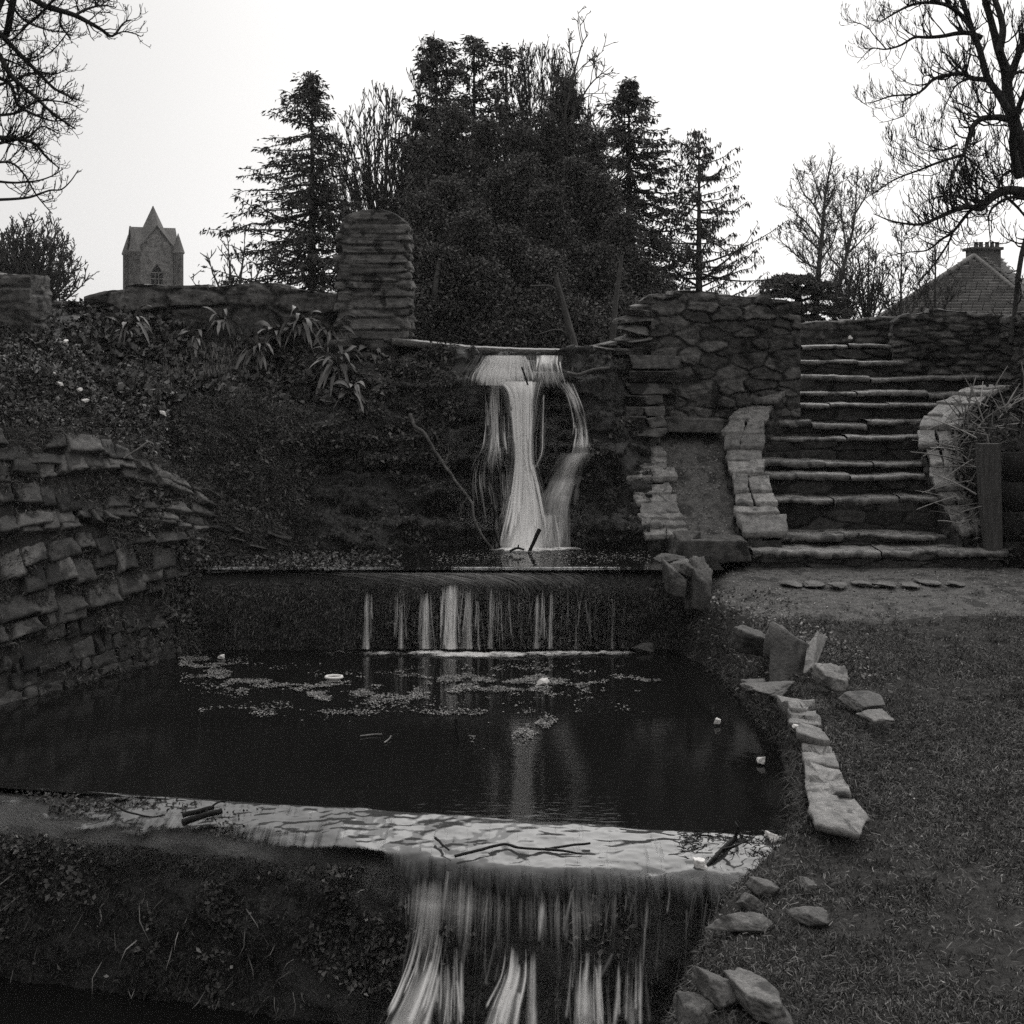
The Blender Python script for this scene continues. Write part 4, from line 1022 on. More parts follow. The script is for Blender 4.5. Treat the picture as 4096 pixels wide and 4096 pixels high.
def ribbon(name, path, parent, material=None, dens=1.0, surf=None, off=0.09, nl=70, nw=14, bow=0.03, seed=0, halo=True):
    if halo and name == 'stream': ribbon('mist', [(p[0] - .35 * (p[1] - p[0]) - 2, p[1] + .35 * (p[1] - p[0]) + 2) + tuple(p[2:]) for p in path], parent, material, dens * .62, surf, off - .02, nl, nw + 8, bow, seed + 200, False)
    """falling sheet: path is a list of (u_left, u_right, v[, d[, density]])"""
    A = []
    for p in path:
        uL, uR, v = p[:3]; dd = p[3] if len(p) > 3 and p[3] else (surf((uL + uR) / 2, v, max(4, (uR - uL) / 2)) - off)
        A.append((uL, uR, v, dd, (p[4] if len(p) > 4 else 1.0)))
    A = crspline(np.array(A, float), nl)
    w = np.linspace(0, 1, nw)[None]
    U = A[:, 0:1] * (1 - w) + A[:, 1:2] * w
    V_ = np.broadcast_to(A[:, 2:3], U.shape); D_ = np.broadcast_to(A[:, 3:4], U.shape)
    Gr = WA(U, V_, D_)
    Gr[..., 1] += -bow * np.sin(np.pi * w) + 0.02 * fbm(np.stack([U * .25, V_ * .05, 0 * U + seed], -1), 3, seed)
    ln = np.concatenate([[0], np.cumsum(np.linalg.norm(np.diff(Gr[:, nw // 2], axis=0), axis=-1))])
    wid = (A[:, 1] - A[:, 0]) * A[:, 3] / F
    uv = np.stack([np.broadcast_to(w * 1.0, U.shape) * wid.mean() + seed * 3.7, np.broadcast_to(ln[:, None], U.shape) + seed], -1).reshape(-1, 2)
    edge = np.sin(np.pi * np.clip(w, 0.0, 1.0)) ** 0.6
    tl = np.linspace(0, 1, nl)[:, None]
    endf = sstep(0, 0.04, tl) * sstep(1.0, 0.97, tl)
    de = dens * np.broadcast_to(A[:, 4:5], U.shape) * (0.15 + 0.85 * edge) * (0.25 + .75 * endf)
    de = np.where((w < .02) | (w > .98), 0, de)
    nr, nc = U.shape
    return meshobj(name, Gr.reshape(-1, 3), gridfaces(nr, nc), material or M['fall'], parent, True, uv=uv, dens=de.ravel())

def strands(name, path, n, parent, material=None, dens=1.0, surf=None, off=.1, seed=0, wpx=(1.0, 3.2), span=(.35, 1.0), drift=.12, nl=40, wob=.03, fade=False):
    """many thin separate threads of water inside one envelope"""
    r = np.random.default_rng(seed); Vs, Fs, Us, De = [], [], [], []; cnt = 0
    A = []
    for p in path:
        uL, uR, v = p[:3]; dd = p[3] if len(p) > 3 and p[3] else (surf((uL + uR) / 2, v, max(4, (uR - uL) / 2)) - off)
        A.append((uL, uR, v, dd, (p[4] if len(p) > 4 else 1.0)))
    A = crspline(np.array(A, float), 120)
    for i in range(n):
        sp = span[0] + (span[1] - span[0]) * r.random(); t0 = (1 - sp) * r.random() ** 1.3; t = t0 + sp * np.linspace(0, 1, nl); q = t * 119
        B_ = np.stack([np.interp(q, np.arange(120), A[:, j]) for j in range(5)], -1)
        w0 = r.random(); w1 = np.clip(w0 + drift * r.normal(), .02, .98); wf_ = w0 + (w1 - w0) * np.linspace(0, 1, nl) + wob * fbm(np.stack([t * 5, t * 0 + i, t * 0], -1), 2, seed)
        uc = B_[:, 0] + (B_[:, 1] - B_[:, 0]) * wf_; wd = (wpx[0] + (wpx[1] - wpx[0]) * r.random() ** 2) * (.6 + .7 * t)
        dd = B_[:, 3] - .03 * r.random(); u3 = np.stack([uc - wd / 2, uc, uc + wd / 2], -1)
        G_ = WA(u3, B_[:, 2:3], dd[:, None]); G_[:, 1, 1] -= .006
        de = dens * B_[:, 4] * (.55 + .9 * r.random()) * sstep(0, .12, np.linspace(0, 1, nl)) * sstep(1, .85, np.linspace(0, 1, nl))
        if t0 + sp > .98 and not fade: de = dens * B_[:, 4] * (.6 + .8 * r.random()) * sstep(0, .12, np.linspace(0, 1, nl))
        de = np.stack([0 * de, de, 0 * de], -1)
        uv = np.stack([np.broadcast_to([[0, .01, .02]], (nl, 3)) + i * .37, np.broadcast_to((t * 1.4)[:, None], (nl, 3)) + i], -1)
        Vs.append(G_.reshape(-1, 3)); Fs.append(gridfaces(nl, 3, cnt)); Us.append(uv.reshape(-1, 2)); De.append(de.ravel()); cnt += nl * 3
    return meshobj(name, np.concatenate(Vs), np.concatenate(Fs), material or M['fall'], parent, True, uv=np.concatenate(Us), dens=np.concatenate(De))
wf = empty('waterfall', W(524, 552, 14.5)); tag(wf, 'main white waterfall streaming in strands down the mossy rock face', 'waterfall')
S_ = cliff_d
ribbon('stream', [(484,528,355,None,1.3),(480,530,363,None,1.2),(472,533,376,None,1.15),(470,534,386,None,.8)], wf, dens=1.2, surf=S_, off=.1, seed=1, nw=40)
ribbon('stream', [(533,561,355,None,1.1),(533,561,363,None,1.1),(533,562,373,None,.8)], wf, dens=1.0, surf=S_, off=.1, seed=2, nw=26)
ribbon('stream', [(526,566,371,None,1.0),(526,570,379,None,.9),(528,574,388,None,.6)], wf, dens=.95, surf=S_, off=.12, seed=3, nw=30)
ribbon('stream', [(497,539,380,15.34,1.3),(506,536,390,15.26,1.5),(512,533,409,15.2,1.5),(515,531,440,15.1,1.5),(516,532,463,15.04,1.5),(513,538,490,14.95,1.5),(509,544,517,14.8,1.4),(499,549,553,14.56,1.4)], wf, dens=1.15, seed=4, nl=110, nw=22)
ribbon('stream', [(488,502,382,None,1.1),(488,500,400,None,1.0),(486,503,440,None,.85),(478,506,462,None,.7),(476,508,474,None,.5)], wf, dens=1.0, surf=S_, seed=5, nw=18)
ribbon('stream', [(499,515,388,None,.5),(500,516,420,None,.6),(502,516,460,None,.5)], wf, dens=.8, surf=S_, seed=15, nw=18)
ribbon('stream', [(484,512,472,None,.7),(485,514,492,None,.65),(490,514,520,None,.4)], wf, dens=.85, surf=S_, seed=6)
ribbon('stream', [(496,510,500,None,.7),(500,514,520,None,.8),(492,512,552,None,.7)], wf, dens=.9, surf=S_, seed=16)
RS = [(554,572,381,None,.8),(563,577,392,None,1.0),(568,583,408,None,.8),(572,588,428,None,.75),(571,590,444,None,.95),(569,592,455,None,1.2)]
ribbon('stream', [(569,591,452,None,1.2),(563,582,462,None,1.25),(553,576,480,None,1.0),(543,572,500,None,.75),(536,572,522,14.7,.6),(531,574,553,14.55,.55)], wf, M['fallsoft'], dens=.85, surf=S_, seed=27, nl=90, nw=24, off=.12)
ribbon('stream', [(476,512,386,None,.5),(470,514,425,None,.55),(464,516,470,None,.5),(468,512,510,None,.4),(474,510,552,None,.35)], wf, dens=.85, surf=S_, seed=28, nl=90, nw=40, off=.12)
ribbon('stream', [(540,566,388,None,.3),(542,570,430,None,.35),(545,572,470,None,.25)], wf, dens=.75, surf=S_, seed=29, nl=60, nw=30, off=.12)
ribbon('stream', RS, wf, dens=.95, surf=S_, seed=7, nl=110, off=.12)
FS = M['fallsoft']
strands('threads', RS, 30, wf, FS, dens=.75, surf=S_, off=.16, seed=107, span=(.15, .6), wpx=(1.5, 5))
strands('threads', [(484,528,355,None,1.2),(480,530,363,None,1.2),(472,534,376,None,1.1),(470,536,388,None,.6)], 44, wf, FS, dens=.85, surf=S_, off=.16, seed=101, span=(.3, .9), drift=.05, fade=True, wpx=(1.5, 5))
strands('threads', [(533,562,355,None,1.2),(532,563,366,None,1.1),(530,568,378,None,.8),(530,570,388,None,.4)], 24, wf, FS, dens=.8, surf=S_, off=.16, seed=102, span=(.3, .9), drift=.06, fade=True, wpx=(1.5, 4.5))
strands('threads', [(494,540,380,15.28,1.2),(505,537,390,15.2,1.4),(511,534,409,15.15,1.5),(514,532,440,15.06,1.5),(515,533,463,15.0,1.5),(511,540,490,14.9,1.5),(506,546,517,14.75,1.4),(496,552,553,14.52,1.3)], 60, wf, FS, dens=.8, seed=103, span=(.15, .7), drift=.08, fade=True, wpx=(2, 6))
strands('threads', [(484,504,382,None,1.0),(485,505,420,None,1.0),(482,507,446,None,.9),(474,510,462,None,.8),(470,514,480,None,.7),(474,516,510,None,.5),(480,514,552,None,.4)], 70, wf, FS, dens=.62, surf=S_, off=.14, seed=104, span=(.12, .45), drift=.08, fade=True, wpx=(1.5, 4.5))
strands('threads', [(540,562,512,14.74,.9),(536,568,530,14.68,.9),(530,574,553,14.55,.9)], 34, wf, FS, dens=.65, seed=105, span=(.4, 1.0), wpx=(1.5, 5))
strands('threads', [(504,518,392,None,.6),(502,516,440,None,.7),(500,514,500,None,.7),(500,512,552,None,.7)], 20, wf, FS, dens=.55, surf=S_, off=.14, seed=106, span=(.15, .4), fade=True, wpx=(1.5, 4))
strands('threads', [(440,475,430,None,.5),(440,480,470,None,.5),(446,484,520,None,.4),(450,480,552,None,.3)], 14, wf, FS, dens=.4, surf=S_, off=.12, seed=108, span=(.1, .3), fade=True, wpx=(1.2, 3))
ribbon('stream', [(556,574,494,14.88,.9),(550,573,520,14.8,.8),(546,574,552,14.65,.75)], wf, dens=.95, seed=9)
ribbon('stream', [(540,556,514,14.76,1),(538,560,535,14.68,.9),(534,562,553,14.58,.9)], wf, dens=.95, seed=19)
ribbon('stream', [(542,545.5,392,None,.9),(541,544,430,None,1.0),(540,543.5,452,None,.9),(532,538,468,None,.7)], wf, dens=1.1, surf=S_, seed=10, nw=6)
ribbon('stream', [(455,460,388,None,.6),(452,458,408,None,.6)], wf, dens=.9, surf=S_, seed=11, nw=6)
ribbon('stream', [(449,455,428,None,.7),(444,453,452,None,.5)], wf, dens=.9, surf=S_, seed=12, nw=8)
ribbon('stream', [(442,512,461,None,.35),(445,512,480,None,.35)], wf, dens=.7, surf=S_, seed=14, nw=30)

def foam(name, cx, cy, z, rx, ry, hgt, parent, n=(50, 90), seed=0, dens=1.1):
    a = np.linspace(0, 2 * np.pi, n[1]); r_ = np.linspace(0, 1, n[0])[:, None]
    Xf = cx + rx * r_ * np.cos(a)[None]; Yf = cy + ry * r_ * np.sin(a)[None]
    nz_ = fbm(np.stack([Xf * 12, Yf * 12, 0 * Xf], -1), 4, seed)
    Zf = z + 0.006 + hgt * (1 - r_ ** 1.5) * (0.5 + 0.8 * nz_)
    Zf = np.maximum(Zf, z + 0.005)
    de = dens * (1 - r_ ** 2) * (0.9 + 0.8 * fbm(np.stack([Xf * 5, Yf * 9, 0 * Xf], -1), 3, seed + 2))
    return meshobj(name, np.stack([Xf, Yf, Zf], -1).reshape(-1, 3), gridfaces(*n), M['foam'], parent, True, uv=np.stack([Xf, Yf * 1.6], -1).reshape(-1, 2), dens=np.clip(de, 0, 1.6).ravel())
foam('foam', xat(526, 14.5), 14.42, .72, .42, .20, .05, wf, seed=1, dens=1.5)
foam('foam', xat(556, 14.5), 14.46, .72, .38, .14, .04, wf, seed=2, dens=1.2)

wf2 = empty('small_waterfall', W(480, 650, 13.1)); tag(wf2, 'row of thin white trickles falling over the farther low weir', 'waterfall')
r = np.random.default_rng(5)
for i, (a, b, vt, de) in enumerate([(364,370,597,.85),(399,404,600,.75),(404,420,612,.35),(420,431,598,.9),(445,458,590,1.15),(431,444,600,.4),(462,474,594,.8),(474,482,604,.55),(488,494,592,.75),(496,512,602,.5),(512,534,596,.4),(535,540,600,.8),(549,553,594,.85),(556,572,600,.3),(574,582,602,.5),(592,606,604,.25),(611,616,600,.6),(622,625,600,.5),(229,232,606,.4),(441,452,586,.6)]):
    ribbon('stream', [(a + 1, b, vt - 6, 13.12, .5), (a, b, vt + 6, 13.08, 1), ((a - 1), b, 630, 13.0, 1), (a - 2, b + 1, 650, 12.96, 1.1)], wf2, dens=de * 1.15, seed=30 + i, nl=30, nw=10, bow=.015)
ribbon('glaze', [(212,646,572,13.2,.75),(300,644,578,13.16,.75),(350,642,590,13.10,.5),(356,642,615,13.05,.2),(356,642,640,13.0,.12)], wf2, dens=1.0, seed=60, nl=40, nw=120, bow=0)
for i, (a, b, k_, de) in enumerate([(362,372,8,.8),(396,424,16,.7),(420,434,16,.9),(440,462,34,1.3),(460,486,26,1.0),(486,516,26,.8),(510,540,18,.6),(534,556,16,.9),(556,590,18,.6),(590,640,16,.45),(340,380,8,.35),(226,234,4,.4)]):
    strands('threads', [(a, b, 584, 13.10, .5), (a - 1, b, 604, 13.05, 1), (a - 2, b + 1, 628, 12.98, 1), (a - 3, b + 2, 651, 12.94, 1)], max(3, k_ * 2 // 3), wf2, M['fallsoft'], dens=de * .62, seed=400 + i, wpx=(1.2, 3.6), span=(.4, .95), drift=.1, nl=16)
for i, (u, w_, de) in enumerate([(380,.25,1.0),(430,.35,1.2),(470,.45,1.5),(510,.5,1.4),(560,.45,1.1),(610,.3,.9),(340,.2,.6)]):
    foam('foam', xat(u, 12.95), 12.9 - (.05 if 1 < i < 4 else 0), 0, w_, .13, .03, wf2, seed=5 + i, dens=de)

wf3 = empty('near_waterfall', (0.3, 7.2, -0.85)); tag(wf3, 'broad veil of water dropping over the near weir in the foreground', 'waterfall')
def nearfall():
    # veil following the lip, streaked
    xq = np.linspace(-0.95, 1.5, 260); rows = []
    tt = np.linspace(0, 1, 90)
    for t in tt:
        if t < .2:
            a_ = t / .2 * math.radians(82); y = wfront(xq) - .03 - .185 * math.sin(a_); z = -.045 - .185 * (1 - math.cos(a_))
        else:
            q_ = (t - .2) / .8; y = wfront(xq) - .213 - .36 * q_ ** .8; z = -.205 - .765 * q_ ** 1.02
        x2 = xq - 0.10 * t * sstep(0.2, -.9, xq)
        rows.append(np.stack([x2, y, z + 0 * xq], -1))
    Gn = np.stack(rows)
    Gn[..., 1] += 0.03 * fbm(Gn * np.array([4, 0, .8]), 3, 4)
    lim = sstep(-0.95, -0.6, xq) * sstep(1.5, 1.3, xq)
    base = 0.34 + 0.75 * fbm(np.stack([xq * 2.6, xq * 0, xq * 0], -1), 3, 12)
    de = lim[None] * (base[None] * (1 - 0.35 * sstep(0.15, 0.5, tt)[:, None]) + 0.35 * sstep(.6, 1, tt)[:, None] + 0.06 * sstep(0.45, 0.15, tt)[:, None]) * sstep(.03, .2, tt)[:, None]
    de = de + .30 * fbm(np.stack(np.broadcast_arrays(xq[None] * 7, tt[:, None] * 1.5, 0 * xq[None]), -1), 3, 44)
    de = de * lim[None]
    uv = np.stack(np.broadcast_arrays(xq[None], tt[:, None]), -1).reshape(-1, 2)
    meshobj('veil', Gn.reshape(-1, 3), gridfaces(90, 260), M['fallnear'], wf3, True, uv=uv, dens=np.clip(de, 0, 1.3).ravel())
nearfall()
strands('threads', [(410,776,880,7.42,.3),(404,774,900,7.3,.8),(398,770,940,7.12,.7),(392,764,985,6.98,.8),(384,756,1030,6.86,.9)], 190, wf3, M['fallsoftnear'], dens=.5, seed=601, wpx=(2, 11), span=(.15, .6), drift=.012, wob=.003, fade=True)
for i, p in enumerate([
    [(438,462,872,7.45,.3),(430,448,910,7.22,.4),(420,442,950,7.05,.6),(404,436,990,6.9,1.2),(384,420,1030,6.8,1.5)],
    [(512,524,945,7.1,.3),(506,524,972,7.0,1.0),(496,518,998,6.92,1.4),(484,510,1030,6.84,1.5)],
    [(530,538,940,7.1,.3),(527,538,968,7.02,1.1),(526,538,1000,6.95,1.2),(524,540,1030,6.88,1.2)],
    [(539,546,898,7.2,.5),(538,545,912,7.17,1.2),(535,543,940,7.12,.6)],
    [(576,592,960,7.05,.3),(573,594,988,6.98,1.1),(572,596,1008,6.92,1.25),(570,598,1030,6.88,1.3)],
    [(600,612,940,7.1,.3),(598,612,985,7.0,.6),(598,616,1030,6.9,.8)],
    [(627,636,960,7.1,.2),(626,636,1000,7.0,.8),(624,640,1030,6.95,1.0)],
    [(440,454,950,7.08,.3),(438,454,978,7.0,.9),(438,456,1030,6.88,.9)],
    [(467,473,885,7.25,.4),(465,471,905,7.2,.9),(460,468,950,7.1,.6),(454,464,1000,7.0,.4)],
    [(644,650,893,7.25,.5),(643,647,920,7.2,.8),(640,645,960,7.1,.7),(636,642,1010,7.0,.6)],
    [(552,566,880,7.3,.3),(548,562,930,7.15,.35),(546,560,1000,7.0,.5)],
    [(446,452,868,7.4,.7),(441,447,900,7.22,.8),(436,443,940,7.1,.5)],
    [(726,736,905,7.3,.3),(710,722,940,7.2,.6),(696,708,970,7.1,.7),(680,694,1010,7.0,.5)]]):
    ribbon('stream', p, wf3, M['fallnear'], dens=1.0, seed=80 + i, nl=60, nw=18)
for i, p in enumerate([[(420,452,900,7.2,.3),(410,446,950,7.0,.7),(394,436,995,6.85,1.3),(372,424,1035,6.74,1.4)], [(504,526,940,7.08,.3),(498,526,975,6.95,1.1),(484,520,1005,6.86,1.4),(474,514,1035,6.78,1.4)], [(568,602,945,7.0,.4),(566,602,985,6.92,1.1),(562,606,1035,6.82,1.3)], [(616,646,950,7.05,.4),(614,648,995,6.95,.9),(610,652,1035,6.86,1.1)], [(434,470,940,7.06,.4),(434,470,985,6.94,.8),(432,472,1035,6.8,.9)]]):
    strands('threads', p, 20, wf3, M['fallsoft'], dens=.7, seed=650 + i, wpx=(3, 12), span=(.4, .95), drift=.07, wob=.01)
for i, (u, w_, de) in enumerate([(470,.35,1.3),(540,.3,1.2),(400,.25,1.1),(600,.3,1.0)]):
    foam('foam', xat(u, 6.8), 6.78, -.85, w_, .16, .10, wf3, seed=15 + i, dens=de)

# ---------------------------------------------------------------- trees
def bare(name, label, spec, seed, mat_tr, mat_tw=None, d=20.0, twig=1.0, levels=3, density=1.0, minr=0.004, up=0.25, cat='tree', group=None, base=None, curl=0.0, depthvar=1.0, wander=0.12, first=0.25, ang=(28, 38), thin=1.0):
    """leafless tree. spec: main stems as ([(u, v), ...], base radius, tip radius) at distance d; twigs grow from them"""
    r = np.random.default_rng(seed); A0, A1 = Acc(), Acc()
    def grow(p, dr, ln, rad, lev):
        n = 5 if ln > .25 else 4
        st_ = ln / n; P = [p]; dcur = dr
        for _ in range(n):
            dcur = dcur + wander * r.normal(size=3) + np.array([0, 0, up * 0.18 + curl * 0.1 * lev]); dcur = dcur / np.linalg.norm(dcur)
            P.append(P[-1] + dcur * st_)
        P = np.array(P); R = np.linspace(rad, max(rad * .45, minr * .6), len(P))
        (A1 if lev > 1 else A0).add(*tube(P, R, 3 if lev > 1 else 4))
        if lev >= levels: return
        m = max(1, int(density * ln / (0.16 if lev >= 2 else 0.22) / (twig ** .5) * 0.9)); m = min(m, 9)
        for _ in range(m):
            t = first + (1 - first) * r.random(); q = t * (len(P) - 1); i = min(int(q), len(P) - 2); f = q - i
            p0 = P[i] * (1 - f) + P[i + 1] * f; T = nrm(P[i + 1] - P[i])
            side = r.normal(size=3); side -= T * side.dot(T); side /= np.linalg.norm(side)
            a = math.radians(ang[0] + ang[1] * r.random())
            nd = T * math.cos(a) + side * math.sin(a)
            grow(p0, nd, ln * (0.3 + 0.35 * r.random()) * (1.15 - .5 * t), max(minr, rad * 0.5), lev + 1)
    for si, s_ in enumerate(spec):
        pts, r0, r1 = s_[0], s_[1] * thin, s_[2] * thin; k0 = s_[3] if len(s_) > 3 else 1.0
        n = max(8, len(pts) * 5)
        uv_ = crspline(np.array(pts, float), n)
        dz = d + (s_[4] if len(s_) > 4 else depthvar * (r.random() - .5) * 2) * np.linspace(0, 1, n) ** 1.2
        if len(s_) > 5: dz = dz + s_[5]
        P = WA(uv_[:, 0], uv_[:, 1], dz); P = P + 0.012 * d / 20 * fbm(P * 3, 3, seed + si)[:, None] * np.array([1, 1, 1])
        R = np.linspace(r0, r1, n)
        A0.add(*tube(P, R, 8 if r0 > .06 else 5))
        ln = np.linalg.norm(np.diff(P, axis=0), axis=1).sum()
        m = int(ln / (0.13 * twig) * density * k0)
        for _ in range(m):
            t = (0.12 + .88 * r.random()); q = t * (n - 1); i = min(int(q), n - 2)
            T = nrm(P[i + 1] - P[i]); side = r.normal(size=3); side[2] += up; side -= T * side.dot(T); side /= np.linalg.norm(side)
            a = math.radians(ang[0] + ang[1] * r.random())
            grow(P[i], T * math.cos(a) + side * math.sin(a), twig * (0.25 + 0.75 * r.random()) * (1.25 - .7 * t), max(minr, min(R[i] * .45, 0.02 * twig)), 1)
    b = empty(name, base if base is not None else W(spec[0][0][0][0], spec[0][0][0][1], d)); tag(b, label, cat, group)
    A0.build('trunk', mat_tr, b, True); A1.build('crown', mat_tw or mat_tr, b)
    return b
def c3(L_): return [(674 + x * .18115, y * .18115) for x, y in L_]
def c1(L_): return [(x * .18115, y * .18115) for x, y in L_]
spec = [
 (c3([(2110,2300),(2070,1900),(2030,1400),(2000,1100),(1950,900),(1885,700),(1845,560),(1832,400),(1790,270),(1760,150),(1700,-60)]), .17, .05, .25, 0.3),
 (c3([(1850,620),(1790,520),(1730,430),(1690,280),(1640,150),(1580,-40)]), .075, .045, .6, .6),
 (c3([(1845,450),(1900,300),(1945,180),(1990,60)]), .07, .04, .7, -.4),
 (c3([(1795,290),(1815,150),(1770,0),(1750,-40)]), .07, .04, .5, .3),
 (c3([(1905,980),(1870,780),(1900,600),(1990,400)]), .08, .03, .6, -.8),
 (c3([(1640,150),(1560,60),(1480,20),(1370,15),(1280,40),(1190,90),(1130,130)]), .05, .008, 1, -1.2, .6),
 (c3([(1700,210),(1640,185),(1560,185),(1480,200),(1400,205),(1330,205),(1250,250),(1170,270),(1090,270),(1010,350)]), .05, .006, 1.1, 1.0, .4),
 (c3([(1480,20),(1370,-20),(1250,-40)]), .03, .008, 1),
 (c3([(1725,440),(1640,430),(1590,405),(1500,415),(1430,440),(1380,490),(1330,520),(1200,530),(1110,560),(1050,570)]), .05, .005, .9, -.9, .4),
 (c3([(1330,520),(1270,560),(1260,610),(1265,640),(1200,665),(1130,680)]), .016, .005, .7, .5, .1),
 (c3([(1170,270),(1100,190),(1060,145),(940,100)]), .014, .005, .9, .5, .7),
 (c3([(1640,430),(1560,470),(1510,560),(1460,680)]), .022, .005, .8, .5, .1),
 (c3([(1840,655),(1780,645),(1700,655),(1650,700),(1620,780),(1600,850),(1540,950),(1510,1020)]), .065, .012, 1.2, -1.0),
 (c3([(1600,850),(1450,900),(1350,940),(1220,990),(1130,1050),(1100,1070)]), .026, .005, 1.2, .6, -.8),
 (c3([(1560,800),(1480,830),(1400,800),(1300,740)]), .02, .005, 1.2, .6, -.6),
 (c3([(1600,850),(1680,920),(1750,1000),(1790,1080)]), .02, .006, 1.2, .6, -.6),
 (c3([(1930,1060),(1850,1050),(1780,1070),(1720,1120),(1690,1150),(1620,1140),(1550,1160),(1460,1200),(1350,1240),(1200,1220),(1100,1180)]), .09, .006, 1.3, -1.2),
 (c3([(1720,1120),(1640,1160),(1540,1280),(1480,1320),(1400,1380),(1300,1390),(1150,1420)]), .035, .005, 1.1, .8, -.5),
 (c3([(1540,1280),(1510,1350),(1420,1480),(1350,1560),(1340,1600)]), .022, .006, .9, .4, -.2),
 (c3([(1935,1095),(1860,1090),(1780,1130),(1740,1180),(1740,1250),(1750,1370)]), .035, .006, 1.0, -.5),
 (c3([(1905,940),(1840,950),(1800,1000),(1790,1090),(1770,1200)]), .03, .006, 1.1, .5),
 (c3([(1830,1080),(1900,1150),(1950,1210)]), .03, .02, .8, .2),
 (c3([(1640,1140),(1560,1080),(1450,1090),(1350,1130)]), .02, .005, 1.3, .9, -.7),
 (c3([(1700,660),(1640,600),(1560,560),(1500,500)]), .018, .005, 1.1, .7, -.3),
 (c3([(1850,430),(1900,400),(1960,410)]), .03, .02, .6, .2),
 (c3([(2012,1180),(1950,1300),(1910,1450),(1880,1720),(1860,1900)]), .05, .04, .3, -.9),
]
bare('bare_tree', 'large leafless tree at the top right with drooping limbs curling up at the tips', spec, 3, M['bark'], M['bark'], d=17.5, twig=0.62, levels=4, density=1.8, thin=.74, minr=0.0042, up=0.5, curl=1.6, wander=.2)
spec = [
 (c1([(-500,900),(-300,500),(-150,250),(-20,-30)]), .12, .08, .1),
 (c1([(-60,-80),(60,-60),(180,-10),(260,40),(410,85),(500,130),(560,165),(620,200),(680,130),(720,110)]), .035, .005, .45, .4),
 (c1([(620,200),(680,175),(740,185),(778,202)]), .008, .004, .8, .1, .35),
 (c1([(410,85),(480,50),(560,30),(640,40)]), .014, .005, 1.3, .4, .2),
 (c1([(260,30),(330,60),(330,130),(355,170),(392,212)]), .014, .005, .9, .2, .1),
 (c1([(330,-10),(400,-20),(520,-15),(620,10)]), .014, .005, 1.4, .4, .2),
 (c1([(-60,130),(0,190),(60,250),(150,340),(230,420),(300,490),(370,530),(440,555)]), .028, .005, 1.2, .3),
 (c1([(-60,230),(0,310),(50,400),(130,480),(200,540),(280,620),(350,670),(415,712)]), .026, .006, 1.2, -.3),
 (c1([(75,-20),(50,120),(30,200)]), .03, .03, .6, .1),
 (c1([(30,-10),(110,90),(160,130),(240,160),(350,180),(400,165)]), .012, .004, .9, .4),
 (c1([(330,-40),(240,60),(160,130),(80,210),(0,260)]), .013, .008, .5, .5),
 (c1([(380,170),(300,270),(200,330),(80,350)]), .006, .004, .6, .5, .4),
 (c1([(-30,420),(60,470),(100,580),(200,640),(300,670),(360,650)]), .018, .005, 1.2, .4),
 (c1([(-30,480),(80,440),(200,400),(300,410),(390,370)]), .014, .004, 1.2, .3),
 (c1([(-40,760),(60,765),(130,775),(200,800),(260,870),(330,930)]), .024, .005, 1.2, .3),
 (c1([(-40,800),(50,780),(150,760),(230,700),(320,740)]), .016, .004, 1.2, .3),
 (c1([(-40,1000),(80,1008),(150,1003),(220,995),(290,970),(345,935)]), .012, .004, .6, .3),
 (c1([(-40,1105),(60,1100),(160,1090),(220,1070),(280,1050),(340,1045),(390,1000),(432,938)]), .014, .004, .35, .3),
 (c1([(-40,900),(60,900),(130,960),(200,1080),(290,1180)]), .012, .004, 1.0, .3),
 (c1([(-40,640),(100,620),(200,560),(330,560),(430,590)]), .014, .004, 1.1, .3),
]
bare('bare_tree', 'leafless branches of a near tree reaching in from the top left corner', spec, 8, M['bark'], M['bark'], d=11.5, twig=0.32, levels=4, density=1.8, minr=0.0032, up=0.2, curl=1.0, wander=.2, depthvar=.4)

def fan(u, v0, v1, spread, n, r0, r):
    """several stems fanning up from one base"""
    L_ = []
    for i in range(n):
        a = (i / (n - 1) - .5) * 2 if n > 1 else 0; a += .15 * (r.random() - .5)
        top = v1 + (v0 - v1) * 0.38 * abs(a) ** 1.8 + 10 * r.random()
        L_.append(([(u + a * 2, v0), (u + a * spread * .35, v0 + (top - v0) * .35), (u + a * spread * .72, v0 + (top - v0) * .7), (u + a * spread, top)], r0 * (1 - .35 * abs(a)), .006, 1.0))
    return L_
r = np.random.default_rng(2)
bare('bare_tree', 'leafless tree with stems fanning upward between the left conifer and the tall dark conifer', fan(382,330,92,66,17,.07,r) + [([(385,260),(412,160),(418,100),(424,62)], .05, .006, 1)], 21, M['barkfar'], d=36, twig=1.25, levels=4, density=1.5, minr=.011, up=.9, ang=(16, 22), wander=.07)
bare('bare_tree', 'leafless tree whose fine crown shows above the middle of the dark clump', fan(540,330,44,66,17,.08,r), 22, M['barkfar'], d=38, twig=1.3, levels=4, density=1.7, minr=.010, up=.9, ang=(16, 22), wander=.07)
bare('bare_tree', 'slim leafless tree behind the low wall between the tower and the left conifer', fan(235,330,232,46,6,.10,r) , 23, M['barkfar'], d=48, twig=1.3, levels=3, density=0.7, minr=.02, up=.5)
bare('bare_tree', 'dense round-headed leafless tree low at the left edge behind the stone pier', fan(30,330,225,56,18,.10,r), 24, M['barkfar'], d=44, twig=1.4, levels=4, density=1.5, minr=.017, up=.7)
